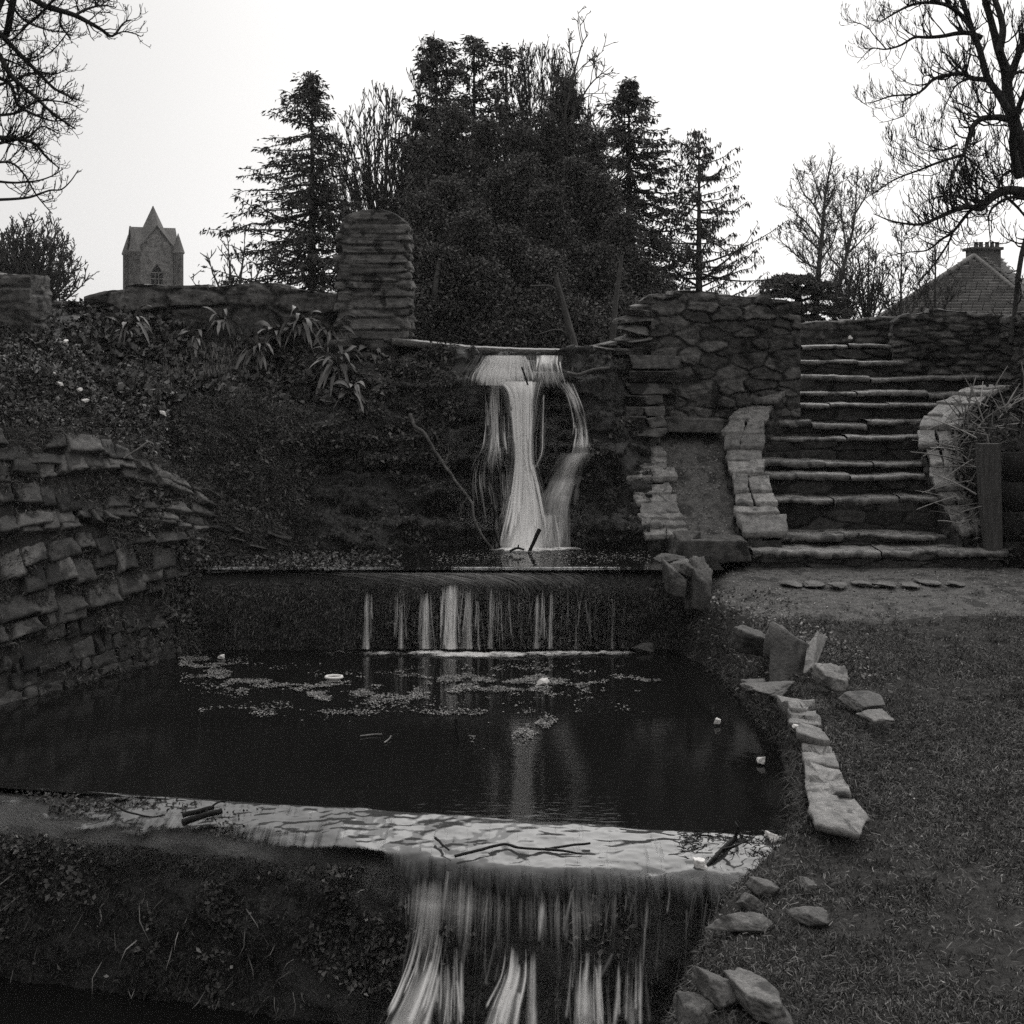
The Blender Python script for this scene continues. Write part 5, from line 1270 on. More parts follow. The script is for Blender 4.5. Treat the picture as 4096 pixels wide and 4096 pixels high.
bare('birch_tree', 'tall slim leafless birch left of the house roof', [([(815,345),(817,290),(822,235),(826,190),(834,150)], .11, .01, 1.3)] + [(c3(q), .035, .008, .9) for q in ([(800,1490),(700,1430),(620,1360),(550,1290)],[(805,1320),(740,1240),(680,1180),(620,1080)],[(810,1200),(760,1120),(700,1040),(670,930)],[(815,1180),(860,1100),(900,1000)],[(805,1440),(880,1330),(910,1180)],[(800,1380),(720,1300),(660,1230)],[(815,1100),(780,1000),(750,930)])],
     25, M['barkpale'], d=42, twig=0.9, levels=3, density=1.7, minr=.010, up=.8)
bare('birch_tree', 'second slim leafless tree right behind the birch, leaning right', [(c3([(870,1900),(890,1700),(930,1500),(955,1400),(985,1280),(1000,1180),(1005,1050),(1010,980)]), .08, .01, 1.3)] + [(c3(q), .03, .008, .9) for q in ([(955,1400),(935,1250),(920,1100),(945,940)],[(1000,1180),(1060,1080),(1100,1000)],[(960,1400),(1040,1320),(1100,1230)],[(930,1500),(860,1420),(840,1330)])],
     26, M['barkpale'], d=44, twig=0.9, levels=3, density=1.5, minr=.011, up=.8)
for i, (u, vt, sp, lab) in enumerate([(868,238,26,'leafless shrub just left of the house roof, behind the stair wall'), (900,232,26,'leafless shrub rising in front of the slope of the house roof'), (846,262,18,'low leafless shrub between the cedar and the house roof'), (935,225,22,'leafless shrub standing against the left slope of the roof near the chimney')]):
    bare('bare_shrub', lab, fan(u,335,vt,sp,7 if i in (0, 2) else 3,.05,r), 30 + i, M['barkfar'], d=40, twig=.9, levels=3, density=1.5, minr=.011, up=.8, cat='shrub')

def conifer(name, label, u, vt, vb, d, halfw, seed, mat_n, sprays=26, rows=34, per=7, droop=.25, spray=.22, lop=(1, 1), shape=.8, gapp=.15, bark=None, bare_low=0, turn=.25, wn_=.32, lean=0, fork=None):
    """conifer: trunk, whorls of boughs, needle sprays along each bough; halfw in picture columns"""
    r = np.random.default_rng(seed)
    b = empty(name, W(u, vb, d)); tag(b, label, 'tree')
    p0, p1 = W(u, vb, d), W(u + lean, vt, d); H = p1[2] - p0[2]
    tr = Acc(); tr.add(*tube(np.stack([p0 + (p1 - p0) * t for t in np.linspace(0, 1, 12)]), np.linspace(.022 * H, .01, 12), 7))
    Ps, Ds = [], []
    hw = halfw * d / F
    for i in range(rows):
        t = (i + .5 * r.random()) / rows
        prof = (1 - t) ** shape * (1 if t > bare_low else .75)
        for k in range(per):
            if r.random() < gapp: continue
            a = 2 * math.pi * (k + r.random()) / per
            sidef = lop[0] if math.cos(a) < 0 else lop[1]
            ln = hw * prof * (0.28 + .95 * r.random()) * (sidef if abs(math.cos(a)) > .4 else 1) + .15 * min(1, (1 - t) * 5) + .03
            base = p0 + (p1 - p0) * min(1, t + .02 * r.random())
            n = 7; q = np.linspace(0, 1, n)
            dirh = np.array([math.cos(a), math.sin(a), 0])
            dj_ = droop + .22 * r.normal(); z = (-dj_ * q + turn * q ** 2.2) * ln + (0.35 * (t > .8)) * q * ln
            P = base + dirh * (q * ln)[:, None] + np.array([0, 0, 1]) * z[:, None] + .04 * r.normal(size=(n, 3)) * q[:, None]
            tr.add(*tube(P, np.linspace(.012 + .012 * ln, .006, n), 3))
            m = int(sprays * (0.3 + ln / max(hw, .1)))
            s_ = 0.15 + .88 * r.random(m) ** .8; idx = s_ * (n - 1); i0 = np.clip(idx.astype(int), 0, n - 2); f = (idx - i0)[:, None]
            pp = P[i0] * (1 - f) + P[i0 + 1] * f
            pp = pp + r.normal(size=(m, 3)) * np.array([1, 1, .5]) * spray * .45
            dd_ = nrm(dirh * .6 + rdir(m, r) * .8 + np.array([0, 0, -wn_ * 2]))
            Ps.append(pp); Ds.append(dd_)
    for fu, fv, fw in (fork or []):
        m = sprays * 4; q = r.random(m) ** .9; c_ = W(fu, fv, d); f0 = W((fu + u) / 2, fv + 34, d)
        pp = f0 + (c_ - f0) * q[:, None] + r.normal(size=(m, 3)) * (fw * d / F * .55 * (1.0 - .5 * q))[:, None]
        Ps.append(pp); Ds.append(nrm(rdir(m, r) + np.array([0, 0, .1]))); tr.add(*tube(np.stack([f0, (f0 + c_) / 2, c_]), [.04, .03, .01], 4))
    P = np.concatenate(Ps); D = np.concatenate(Ds); n = len(P)
    V, Fq = leafquads(P, D, rdir(n, r), spray * (.5 + 1.0 * r.random(n)), spray * (.18 + .25 * r.random(n)))
    tr.build('trunk', bark or M['bark'], b, True)
    meshobj('crown', V, Fq, mat_n, b)
    return n
conifer('conifer_tree', 'open-branched conifer with a forked broken top, standing left of the round-topped pillar', 312,76,330,32,104,1,M['needlelt'], sprays=62, rows=54, per=8, lop=(1.1,.62), shape=.74, gapp=.30, spray=.13, bark=M['barkfar'], droop=.12, turn=.05)
conifer('conifer_tree', 'tall dark layered conifer forming the left peak of the central clump', 436,42,330,34,98,2,M['needle'], sprays=100, rows=50, per=7, lop=(.8,1.0), shape=.72, gapp=.35, spray=.14, droop=.02)
conifer('conifer_tree', 'tall dark conifer crowding the right side of the clump\'s left peak', 474,40,330,35,84,3,M['needle'], sprays=85, rows=40, per=7, shape=.7, gapp=.45, spray=.14, droop=.02)
conifer('conifer_tree', 'shaggy conifer top just left of the clump\'s leafless crown', 506,46,330,35.5,70,9,M['needle'], sprays=70, rows=36, per=7, shape=.68, gapp=.5, spray=.14, droop=.02)
conifer('ivy_clad_tree', 'narrow ivy-clad evergreen column right of the middle of the clump', 566,78,335,33,70,4,M['leafdk'], sprays=120, rows=42, per=8, shape=.85, gapp=.05, spray=.11, droop=.1)
conifer('spruce_tree', 'dark pointed spruce on the right shoulder of the clump', 629,82,335,34,100,5,M['needle'], sprays=120, rows=36, per=8, shape=.85, gapp=.15, spray=.13, droop=.28, turn=.12)
conifer('larch_tree', 'thin open larch with drooping twigs and upswept limbs, right of the clump', 699,132,330,33,94,6,M['needlelt'], sprays=70, rows=26, per=6, shape=.75, gapp=.2, spray=.11, droop=.02, turn=.24, wn_=1.0, bark=M['barkfar'], lop=(.85,1))
bare('ivy_clad_tree', 'sprawling half-bare tree with leafy twigs spreading over the right of the clump', fan(575,300,66,42,7,.08,r) + [([(566,110),(575,70),(582,45),(588,35)], .03, .006, 1), ([(570,120),(590,85),(612,66)], .03, .006, 1)], 40, M['barkfar'], d=32.5, twig=1.1, levels=4, density=1.0, minr=.012, up=.5)

def leafy(name, label, blobs, d, n, leaf, seed, mat_, stems=None, cat='shrub'):
    """ragged evergreen growth: leaning leaders, each hung with leafy sprays of uneven length; blobs: (u, top v, foot v, half width, depth offset)"""
    r = np.random.default_rng(seed)
    b = empty(name, W(blobs[0][0], 345, d)); tag(b, label, cat)
    Ps, Ds, Ns = [], [], []; T = Acc()
    wts = np.array([(q[2] - q[1]) * q[3] for q in blobs], float); wts /= wts.sum()
    for q, w in zip(blobs, wts):
        u, vt, vb, hw, dz = q; m = int(n * w / 60)
        foot = W(u + 6 * r.normal(), vb, d + dz); tip = W(u, vt, d + dz); T = Acc(); T.add(*tube(crspline(np.stack([foot, (foot + tip) / 2 + .3 * r.normal(size=3), tip]), 10), np.linspace(.09, .02, 10), 5)); T.build('trunk', M['barkfar'], b, True)
        H = tip[2] - foot[2]; hwm = hw * d / F
        for i in range(m):
            t = r.random() ** .85; a = 2 * math.pi * r.random(); prof = (1 - t ** 2.2) ** .8 * (.8 + .35 * math.sin(9 * t + seed + a * 2))
            ln = hwm * prof * (.45 + .65 * r.random()) + .12
            base = foot + (tip - foot) * t; dh = np.array([math.cos(a), math.sin(a) * .8, .15 + .5 * (r.random() - .3)])
            k = 60; s_ = 1 - r.random(k) ** 1.6 * .75
            pts = base + dh * (s_ * ln)[:, None] - np.array([0, 0, 1]) * (.18 * ln * s_ ** 2)[:, None] + r.normal(size=(k, 3)) * np.array([1, 1, .55]) * (leaf * 1.9)
            Ps.append(pts); Ds.append(np.broadcast_to(dh, (k, 3)) * .6 + rdir(k, r) + np.array([0, 0, -.35])); Ns.append(rdir(k, r) * .9 + np.array([0, -.2, .7]))
    P = np.concatenate(Ps); D = np.concatenate(Ds); Nn = nrm(np.concatenate(Ns)); m = len(P)
    V, Fq = leafquads(P, D, Nn, leaf * (.5 + .9 * r.random(m)), leaf * (.3 + .4 * r.random(m)))
    meshobj('crown', V, Fq, mat_, b)
    for s_ in (stems or []):
        pts, ra = s_[:2]; P = WA(np.array(pts)[:, 0], np.array(pts)[:, 1], d + (s_[2] if len(s_) > 2 else 0)); P = crspline(P, 14)
        T = Acc(); T.add(*tube(P, np.linspace(ra, ra * .5, 14), 6)); T.build('trunk', M['barkfar'], b, True)
leafy('evergreen_shrub', 'broad evergreen shrub of glossy leaves directly right of the round-topped pillar', [(425,195,345,26,0),(448,182,350,30,.6),(470,215,350,30,-.4),(412,235,345,20,-.8),(440,250,352,34,-1.2),(480,265,352,34,-1.2),(418,288,352,26,-1.4)], 26, 90000, .066, 1, M['leafdk'], [([(445,350),(440,300),(450,250)], .06)], 'shrub')
leafy('evergreen_shrub', 'dense evergreen shrub at the centre of the clump behind the dam crest', [(500,172,350,30,1.2),(525,158,350,30,1.5),(548,190,350,32,.6),(510,230,352,34,-.4),(545,255,354,34,-.8),(490,300,354,34,-1.2),(530,310,356,36,-1.4),(570,300,356,32,-1.0)], 26.5, 95000, .066, 2, M['leafdk'], [([(578,360),(570,330),(562,300),(555,275)], .075, -2.6), ([(562,300),(552,287),(530,286)], .03, -2.6), ([(575,345),(560,330),(535,335)], .02, -2.6)], 'shrub')
leafy('evergreen_shrub', 'dark evergreen mass at the right end of the clump beside the rubble wall', [(575,160,350,28,1.8),(600,178,350,30,1.2),(622,215,350,28,.4),(598,250,354,32,-.6),(640,262,352,28,.2),(662,282,350,22,.8),(625,300,356,32,-1.2),(682,305,345,18,.8),(600,320,358,34,-1.5)], 27.5, 95000, .068, 3, M['leafdk'], [([(612,345),(616,300),(622,255)], .06, -2.8)], 'shrub')
leafy('evergreen_tree', 'higher evergreen growth filling the clump below its two conifer peaks', [(452,108,345,34,0),(488,122,345,34,.6),(522,132,345,32,1),(548,112,345,32,1.4),(592,128,345,32,1.2),(425,140,345,26,-.4)], 30.5, 80000, .075, 4, M['leafdk'], None, 'tree')

def cedar():
    b = empty('cedar_tree', W(795, 335, 38)); tag(b, 'small dark flat-layered cedar behind the top of the stairs', 'tree')
    r = np.random.default_rng(6); T = Acc(); Ps = []
    T.add(*tube(crspline(WA([797, 800, 797, 795], [345, 315, 290, 275], 38), 10), np.linspace(.16, .05, 10), 6))
    for (u, v, w, dv) in [(788,276,16,5),(776,281,14,6),(806,277,12,5),(822,283,16,5),(778,292,18,4),(800,290,22,4),(828,294,16,4),(782,303,18,4),(815,306,24,4),(840,310,14,4),(795,316,28,4),(830,322,24,5),(780,325,26,5)]:
        n = 1500
        a = 2 * np.pi * r.random(n); q = np.sqrt(r.random(n)); dd_ = 38 + 1.0 * q * np.sin(a)
        Ps.append(WA(u + w * q * np.cos(a), v + dv * (q ** 2) * .8 + dv * .7 * (r.random(n) - .3) , dd_))
        T.add(*tube(np.stack([W(798, v + 8, 38), W((u + 798) / 2, v + 3, 38), W(u, v + 2, 38)]), [.05, .03, .015], 4))
    P = np.concatenate(Ps); n = len(P)
    V, Fq = leafquads(P, nrm(rdir(n, r) * np.array([1, 1, .5])), rdir(n, r), .09 + .08 * r.random(n), .05)
    T.build('trunk', M['bark'], b, True); meshobj('crown', V, Fq, M['needle'], b)
cedar()

# ---------------------------------------------------------------- church tower and house
def quadmesh(name, polys, mat_, parent, thick=0):
    V, Fq = [], {}
    acc = Acc()
    for p in polys: acc.add(np.array(p), np.arange(len(p))[None])
    return acc.build(name, mat_, parent)
def box(acc, x0, x1, y0, y1, z0, z1):
    V = np.array([(x, y, z) for z in (z0, z1) for y in (y0, y1) for x in (x0, x1)])
    acc.add(V, np.array([[0, 2, 3, 1], [4, 5, 7, 6], [0, 1, 5, 4], [2, 6, 7, 3], [0, 4, 6, 2], [1, 3, 7, 5]]))
def tower():
    d = 120.0; u0, v0 = 153.0, 300.0; k = d / F
    b = empty('church_tower', W(u0, 330, d)); tag(b, 'grey stone church tower with gables, corner turrets and a pointed spire on the skyline', 'church tower')
    th = math.radians(24); ct, sn = math.cos(th), math.sin(th)
    base = W(u0, v0, d)
    def Rr(P):
        P = np.asarray(P, float) * k
        return base + np.stack([P[..., 0] * ct - P[..., 1] * sn, P[..., 0] * sn + P[..., 1] * ct, P[..., 2]], -1)
    hwid = 21.0; ev = 78 - 0   # eaves height above row 300, in tower units
    ev = 300 - 253; gab = 300 - 228; ap = 300 - 206
    acc = Acc()
    for q in range(4):
        a = q * math.pi / 2; c_, s_ = math.cos(a), math.sin(a)
        def rot(P): P = np.asarray(P, float); return np.stack([P[..., 0] * c_ - P[..., 1] * s_, P[..., 0] * s_ + P[..., 1] * c_, P[..., 2]], -1)
        front = [(-hwid, -hwid, -40), (hwid, -hwid, -40), (hwid, -hwid, ev), (0, -hwid, gab), (-hwid, -hwid, ev)]
        acc.add(Rr(rot(front)), np.arange(5)[None])
    acc.build('wall', M['ashlar'], b)
    # cross-gabled roof behind the four gables, then the spire
    acc = Acc()
    for q in range(4):
        a = q * math.pi / 2; c_, s_ = math.cos(a), math.sin(a)
        def rot(P): P = np.asarray(P, float); return np.stack([P[..., 0] * c_ - P[..., 1] * s_, P[..., 0] * s_ + P[..., 1] * c_, P[..., 2]], -1)
        e = 1.2
        acc.add(Rr(rot([(-hwid, -hwid - e, ev), (0, -hwid - e, gab + .6), (0, 0, gab + .6), (-hwid, -hwid + 1, ev)])), np.arange(4)[None])
        acc.add(Rr(rot([(hwid, -hwid - e, ev), (0, -hwid - e, gab + .6), (0, 0, gab + .6), (hwid, -hwid + 1, ev)])), np.arange(4)[None])
    acc.build('roof', M['slate'], b)
    sp = Acc(); n = 8; an = np.arange(n) * 2 * np.pi / n + np.pi / 8
    ring = lambda r_, z: np.stack([r_ * np.cos(an), r_ * np.sin(an), np.full(n, z)], -1)
    Vv = np.concatenate([ring(17, ev + 8), ring(12.5, gab - 4), ring(.8, ap - 1), ring(.6, ap)])
    i = np.arange(n); j = (i + 1) % n
    Fq = np.concatenate([np.stack([i + a * n, j + a * n, j + (a + 1) * n, i + (a + 1) * n], -1) for a in range(3)])
    sp.add(Rr(Vv), Fq); sp.build('spire', M['slate'], b)
    for (sx_, sy_) in ((-1, -1), (1, -1), (1, 1), (-1, 1)):
        t = Acc(); n = 8; an2 = np.arange(n) * 2 * np.pi / n
        rg = lambda r_, z: np.stack([sx_ * hwid + r_ * np.cos(an2), sy_ * hwid + r_ * np.sin(an2), np.full(n, z)], -1)
        Vv = np.concatenate([rg(5.2, -40), rg(5.2, ev - 2), rg(6.4, ev - 1), rg(6.4, ev)]); i = np.arange(n); j = (i + 1) % n
        Fq = np.concatenate([np.stack([i + a * n, j + a * n, j + (a + 1) * n, i + (a + 1) * n], -1) for a in range(3)])
        t.add(Rr(Vv), Fq); to = t.build('turret', M['ashlar'], b)
        t = Acc(); Vv = np.concatenate([rg(6.6, ev - .4), rg(.2, ev + 19)]); t.add(Rr(Vv), np.stack([i, j, j + n, i + n], -1)); t.build('turret_roof', M['slate'], to)
    # belfry windows with pointed heads
    for q in (0, 3):
        a = q * math.pi / 2; c_, s_ = math.cos(a), math.sin(a)
        def rot(P): P = np.asarray(P, float); return np.stack([P[..., 0] * c_ - P[..., 1] * s_, P[..., 0] * s_ + P[..., 1] * c_, P[..., 2]], -1)
        w = 6.0
        arc = [(-w, 8), (w, 8), (w, 24), (w * .72, 29), (0, 35), (-w * .72, 29), (-w, 24)]
        t = Acc(); t.add(Rr(rot([(x, -hwid - .3, z) for x, z in arc])), np.arange(7)[None]); wo = t.build('window', M['dark'], b)
        t = Acc()
        for x in (-w - .6, -2, 1.4, w - .2):
            V = rot([(x, -hwid - .9, 8), (x + .7, -hwid - .9, 8), (x + .7, -hwid - .9, 26), (x, -hwid - .9, 26)]); t.add(Rr(V), np.arange(4)[None])
        for z in (14, 20, 26):
            V = rot([(-w, -hwid - .8, z), (w, -hwid - .8, z), (w, -hwid - .8, z + .8), (-w, -hwid - .8, z + .8)]); t.add(Rr(V), np.arange(4)[None])
        t.build('tracery', M['ashlar'], wo)
    # pale bargeboards along the gables
    t = Acc()
    for q in (0, 3):
        a = q * math.pi / 2; c_, s_ = math.cos(a), math.sin(a)
        for sx_ in (-1, 1):
            P = np.array([(sx_ * hwid, -hwid - 1.3, ev - 1), (0, -hwid - 1.3, gab + 1)]); P = np.stack([P[:, 0] * c_ - P[:, 1] * s_, P[:, 0] * s_ + P[:, 1] * c_, P[:, 2]], -1)
            t.add(*tube(Rr(P), .9 * k, 4))
    t.build('gable_trim', M['slate'], b)
tower()

def house():
    d = 55.0; b = empty('house', W(960, 335, d)); tag(b, 'house behind the right wall with a steep tiled hipped roof and a chimney stack', 'house')
    # front hip face and its neighbours
    A = W(974, 257, d + 4); E0 = W(868, 326, d); E1 = W(1058, 326, d); E1b = W(1058, 326, d + 14); R1 = W(1000, 257, d + 8)
    E0b = W(880, 326, d + 16)
    # rows of tiles as real overlapping courses on the visible slopes
    def slope(P0, P1, T0, T1, rows=24, lift=.09):
        acc = Acc(); n = np.cross(np.array(P1) - P0, np.array(T0) - P0); n = n / np.linalg.norm(n)
        if n[1] > 0 and n[2] < 0: n = -n
        if n[2] < 0: n = -n
        r = np.random.default_rng(4)
        for i in range(rows):
            f0, f1 = i / rows, (i + 1) / rows
            a0, a1 = P0 + (T0 - P0) * f0, P1 + (T1 - P1) * f0; b0, b1 = P0 + (T0 - P0) * f1, P1 + (T1 - P1) * f1
            wdt = np.linalg.norm(a1 - a0); m = max(1, int(wdt / .42)); xs_ = np.linspace(0, 1, m + 1)
            for j in range(m):
                s0 = xs_[j] + (.5 / m if i % 2 else 0); s1 = min(1, s0 + 1 / m * .94); s0 = min(s0, 1)
                l_ = lift * (1 + .5 * r.random())
                V = np.array([a0 + (a1 - a0) * s0 + n * l_, a0 + (a1 - a0) * s1 + n * l_, b0 + (b1 - b0) * s1, b0 + (b1 - b0) * s0, a0 + (a1 - a0) * s0, a0 + (a1 - a0) * s1])
                acc.add(V, np.array([[0, 1, 2, 3], [4, 5, 1, 0]]), .8 + .4 * r.random())
        acc.add(np.array([P0, P1, T1, T0]) - n * .03, np.arange(4)[None], .3)
        return acc
    E0, E1, A, R1, E1b, E0b = map(np.asarray, (E0, E1, A, R1, E1b, E0b))
    acc = slope(E0, E1, A, A + np.array([.3, 0, 0]))
    for o_ in (slope(E1, E1b, A + np.array([.3, 0, 0]), R1, 20), slope(E0b, E0, R1 * 0 + W(968, 257, d + 12), A, 20)):
        acc.add(np.concatenate(o_.V), [np.concatenate(v) for v in o_.F.values()], np.concatenate(o_.T))
    m = mat('roof tile clay', .13, .24, 3, .85, 0, 1, .2, tone=True)
    roof = acc.build('roof', m, b)
    t = Acc()
    for P, Q in ((A, E0), (A, E1)): t.add(*tube(np.stack([P, Q]) + np.array([0, 0, .06]), .11, 6))
    t.build('hip_ridge', M['slate'], roof, True)
    t = Acc(); x0, x1 = E0[0] + .5, E1[0] - .3; box(t, x0, x1, d + .6, d + 14, .5, E0[2] - .02); t.build('wall', M['ashlar'], b)
    dd = d + 5; c = Acc(); box(c, xat(974, dd), xat(1001, dd), dd, dd + 1.1, zat(285, dd), zat(250, dd)); box(c, xat(971, dd), xat(1003, dd), dd - .1, dd + 1.2, zat(250, dd) + .003, zat(247, dd)); ch = c.build('chimney', M['brick'], roof)
    for u in (976, 981, 987, 992, 997):
        t = Acc(); P = np.stack([W(u, 247, dd + .5), W(u, 245, dd + .5), W(u, 242.5, dd + .5), W(u, 242, dd + .5)]); t.add(*tube(P, [.10, .085, .085, .11], 8)); t.add(*tube(P[::-1] , [.06, .05, .05, .05], 8)); t.build('chimney_pot', M['brick'], b)
    # lower wing roof at the right
    t = Acc(); t.add(np.array([W(998, 278, d + 12), W(1080, 277, d + 12), W(1080, 326, d + 6), W(998, 326, d + 6)]), np.arange(4)[None]); t.build('wing_roof', m, b)
house()

# ---------------------------------------------------------------- grass
r = np.random.default_rng(77)
def lawn_points(n, y0, y1, x1=6.5):
    y = y0 + (y1 - y0) * r.random(n) ** 0.8; xr = creek_right(y) + 0.03
    xm = np.minimum(x1, y * 0.46 + .9)
    x = xr + (xm - xr) * r.random(n)
    return x, y
x, y = lawn_points(330000, 4.6, 12.6)
cl = fbm(np.stack([x * 1.3, y * 1.3, 0 * x], -1), 3, 5); cl2 = fbm(np.stack([x * 6, y * 6, 0 * x], -1), 2, 6)
kp = (r.random(len(x)) < np.clip(.55 + 1.7 * cl + .6 * cl2, .06, 1)) & ~((y > 7.3) & (y < 10.1) & (x > creek_right(y) - .2) & (x < creek_right(y) + .24)) & ~((y > 11.95 + .25 * cl2) & (x > 1.9))
x, y = x[kp], y[kp]; n = len(x)
P = np.stack([x, y, ground_z(x, y) - .004], -1)
D = nrm(np.stack([.9 * r.normal(size=n), .9 * r.normal(size=n), .55 + .5 * r.random(n)], -1))
V, Fq = blades(P, D, None, (.025 + .045 * r.random(n) ** 2), .0048, .55)
tag(meshobj('grass', V, Fq, M['grass']), 'short rough winter grass on the lawn right of the pools', 'grass', kind='stuff')
xc, yc = lawn_points(900, 4.7, 12.2); k_ = 22
x = np.repeat(xc, k_) + .035 * r.normal(size=900 * k_); y = np.repeat(yc, k_) + .03 * r.normal(size=900 * k_); n = len(x)
P = np.stack([x, y, ground_z(x, y)], -1); D = nrm(np.stack([x - np.repeat(xc, k_), y - np.repeat(yc, k_), .03 + .05 * r.random(n)], -1) + .01 * r.normal(size=(n, 3)))
V, Fq = blades(P, D, None, .035 + .05 * r.random(n), .0055, .5)
tag(meshobj('grass_tufts', V, Fq, M['mosslt']), 'coarser grass tufts standing in the lawn', 'grass', kind='stuff')
x, y = lawn_points(9000, 4.7, 12.2); n = len(x)
P = np.stack([x, y, ground_z(x, y) + .012], -1); V, Fq = blades(P, nrm(rdir(n, r) * np.array([1, 1, .35]) + np.array([0, 0, .1])), None, .03 + .05 * r.random(n), .004, .25)
tag(meshobj('highlight_grass', V, Fq, M['straw']), 'pale dry blades laid through the lawn as highlights', 'grass', kind='stuff')  # pale blades paint highlights into the grass
y = 7.3 + 2.7 * r.random(9000); x = creek_right(y) + .22 + .32 * r.random(9000); n = len(x)
P = np.stack([x, y, ground_z(x, y)], -1); V, Fq = blades(P, nrm(np.stack([-.2 + .6 * r.normal(size=n), .6 * r.normal(size=n), .8 + 0 * x], -1)), None, .04 + .05 * r.random(n), .005, .5)
tag(meshobj('edge_grass', V, Fq, M['grass']), 'grass growing over the back edges of the edging slabs', 'grass', kind='stuff')
# longer tussocks along the water's edge
n = 9000; y = 7.0 + 6.1 * r.random(n); x = creek_right(y) + .02 + .42 * r.random(n) ** 1.3
kp = (fbm(np.stack([x * 3, y * 3, 0 * x], -1), 2, 15) > -.15); x, y = x[kp], y[kp]; n = len(x)
P = np.stack([x, y, ground_z(x, y)], -1); D = nrm(np.stack([-.6 + .5 * r.normal(size=n), -.3 + .5 * r.normal(size=n), .6 + .4 * r.random(n)], -1))
V, Fq = blades(P, D, None, .05 + .08 * r.random(n), .005, .6)
tag(meshobj('bank_grass', V, Fq, M['mosslt']), 'longer grass hanging over the right edge of the middle pool', 'grass', kind='stuff')
def litter(name, label, P, size, mat_=None, flat=.35, seed=0):
    r = np.random.default_rng(seed); n = len(P)
    V, Fq = leafquads(P, nrm(rdir(n, r) * np.array([1, 1, flat])), nrm(np.array([0, 0, 1]) + flat * 1.6 * rdir(n, r)), size * (.5 + r.random(n)), size * (.35 + .5 * r.random(n)), .2)
    o = meshobj(name, V, Fq, mat_ or M['litter']); tag(o, label, 'leaf litter', kind='stuff'); return o
y = 10.2 + 3.0 * r.random(2200); x = creek_right(y) + .15 + 1.0 * r.random(2200) ** 1.2
litter('leaf_litter', 'pale dead leaves scattered on the bank between the farther weir and the edging stones', np.stack([x, y, ground_z(x, y) + .015], -1), .034, seed=3, flat=.7)
x, y = lawn_points(1300, 4.8, 12.2)
litter('leaf_litter', 'small dead leaves scattered through the lawn grass', np.stack([x, y, ground_z(x, y) + .012], -1), .022, seed=4, flat=.8)

# ---------------------------------------------------------------- edging slabs and loose stones
def gz(x, y): return float(ground_z(np.array([x]), np.array([y]))[0])
def slab_px(name, label, pts, z, thick, seed, tone=1.0, group=None, dz=None):
    Q = []
    for i, (u, v) in enumerate(pts):
        zz = z + (dz[i] if dz else 0); dd = (CZ - zz) * F / (v - VH); Q.append(W(u, v, dd))
    o = slabstone(name, np.array(Q)[::-1], thick, None, seed, tone * .72); tag(o, label, 'edging stone', group)
E = 'edging_slab'
slab_px(E, 'largest and nearest pale edging slab, tilted, with a dark undercut front', [(814,824),(859,834),(868,815),(852,795),(807,792),(810,808)], .385, .035, 1, 1.0)
slab_px(E, 'long pale edging slab just behind the nearest one', [(807,790),(851,793),(846,780),(840,769),(805,762),(804,776)], .395, .045, 2, 1.05)
slab_px(E, 'third edging slab from the near end, with a notched water-side corner', [(804,760),(840,767),(835,752),(827,741),(801,737)], .40, .045, 3, .95)
slab_px(E, 'thin edging slab with a lifted corner and a white scrap beside it', [(797,732),(830,741),(822,728),(800,722)], .43, .06, 4, .85, dz=[.03, .0, 0, .04])
slab_px(E, 'slanting edging slab where the edging bends towards the pool', [(790,722),(824,726),(815,713),(788,712)], .42, .07, 5, .8)
slab_px(E, 'farthest flat edging slab, wedge-shaped, half sunk in the grass', [(777,694),(792,712),(806,712),(813,702),(795,697)], .44, .09, 6, .9)
def ghit(u, v):
    dd = np.linspace(4.5, 14.3, 1500); P = WA(u, v, dd); g = ground_z(P[:, 0], P[:, 1]); k = np.argmax(P[:, 2] < g)
    return P[k] if k else None
def rock(label, u, v, z, wpx, dep, hpx, seed, rot=0, tx=0, ty=0, tone=1.0, cat='stone', name='stone', rough=.2, corners=7, mat_=None):
    dd = (CZ - z) * F / (v - VH); c = W(u, v, dd)
    if z < .5 and v > 860:
        g = ghit(u, v + hpx * .3)
        if g is not None: c = g; dd = c[1]; c = W(u, v + hpx * .02, dd - dep * .2)
    o = stone_mesh(name, c, (wpx * dd / F, dep, hpx * dd / F), mat_ or M['rock'], None, seed, rot, tx, ty, rough=rough * 1.3, corners=corners, tone=tone * .75); tag(o, label, cat); return o
rock('dark angular boulder on the bank, left of the leaning wedge of rock', 747, 640, .52, 34, .24, 24, 1, .3, .1, .25, .55)
rock('upright stone with a pale top edge behind the leaning wedge', 776, 638, .58, 20, .16, 26, 2, .2, .15, .1, .8)
rock('large leaning wedge of rock facing the pool', 790, 660, .50, 44, .14, 50, 3, -.5, -.55, .35, .75, corners=6)
rock('pale ridge of stone lying along the back of the leaning wedge', 812, 655, .56, 12, .5, 14, 4, -.25, .25, .1, 1.3)
rock('pale rounded stone in the grass beside the leaning wedge', 832, 680, .50, 32, .2, 20, 5, .5, .1, .1, 1.5)
rock('flat dark stone half buried in the grass right of the pale rounded one', 864, 700, .47, 34, .28, 9, 6, .4, .1, .0, .7)
rock('thin pale stone lying alone in the lawn', 876, 717, .46, 26, .2, 7, 7, .2, .1, .1, 1.3)
rock('small stone on the bank between the pool and the leaning wedge', 750, 686, .40, 16, .14, 12, 8, .6, .2, .1, .8)
rock('flat stone among dead leaves behind the wedge-shaped edging slab', 765, 688, .44, 36, .2, 6, 9, .1, .1, 0, .9)
rock('tall split upright rock at the end of the farther weir', 700, 592, .62, 20, .22, 42, 10, .3, .1, -.05, .8, corners=6)
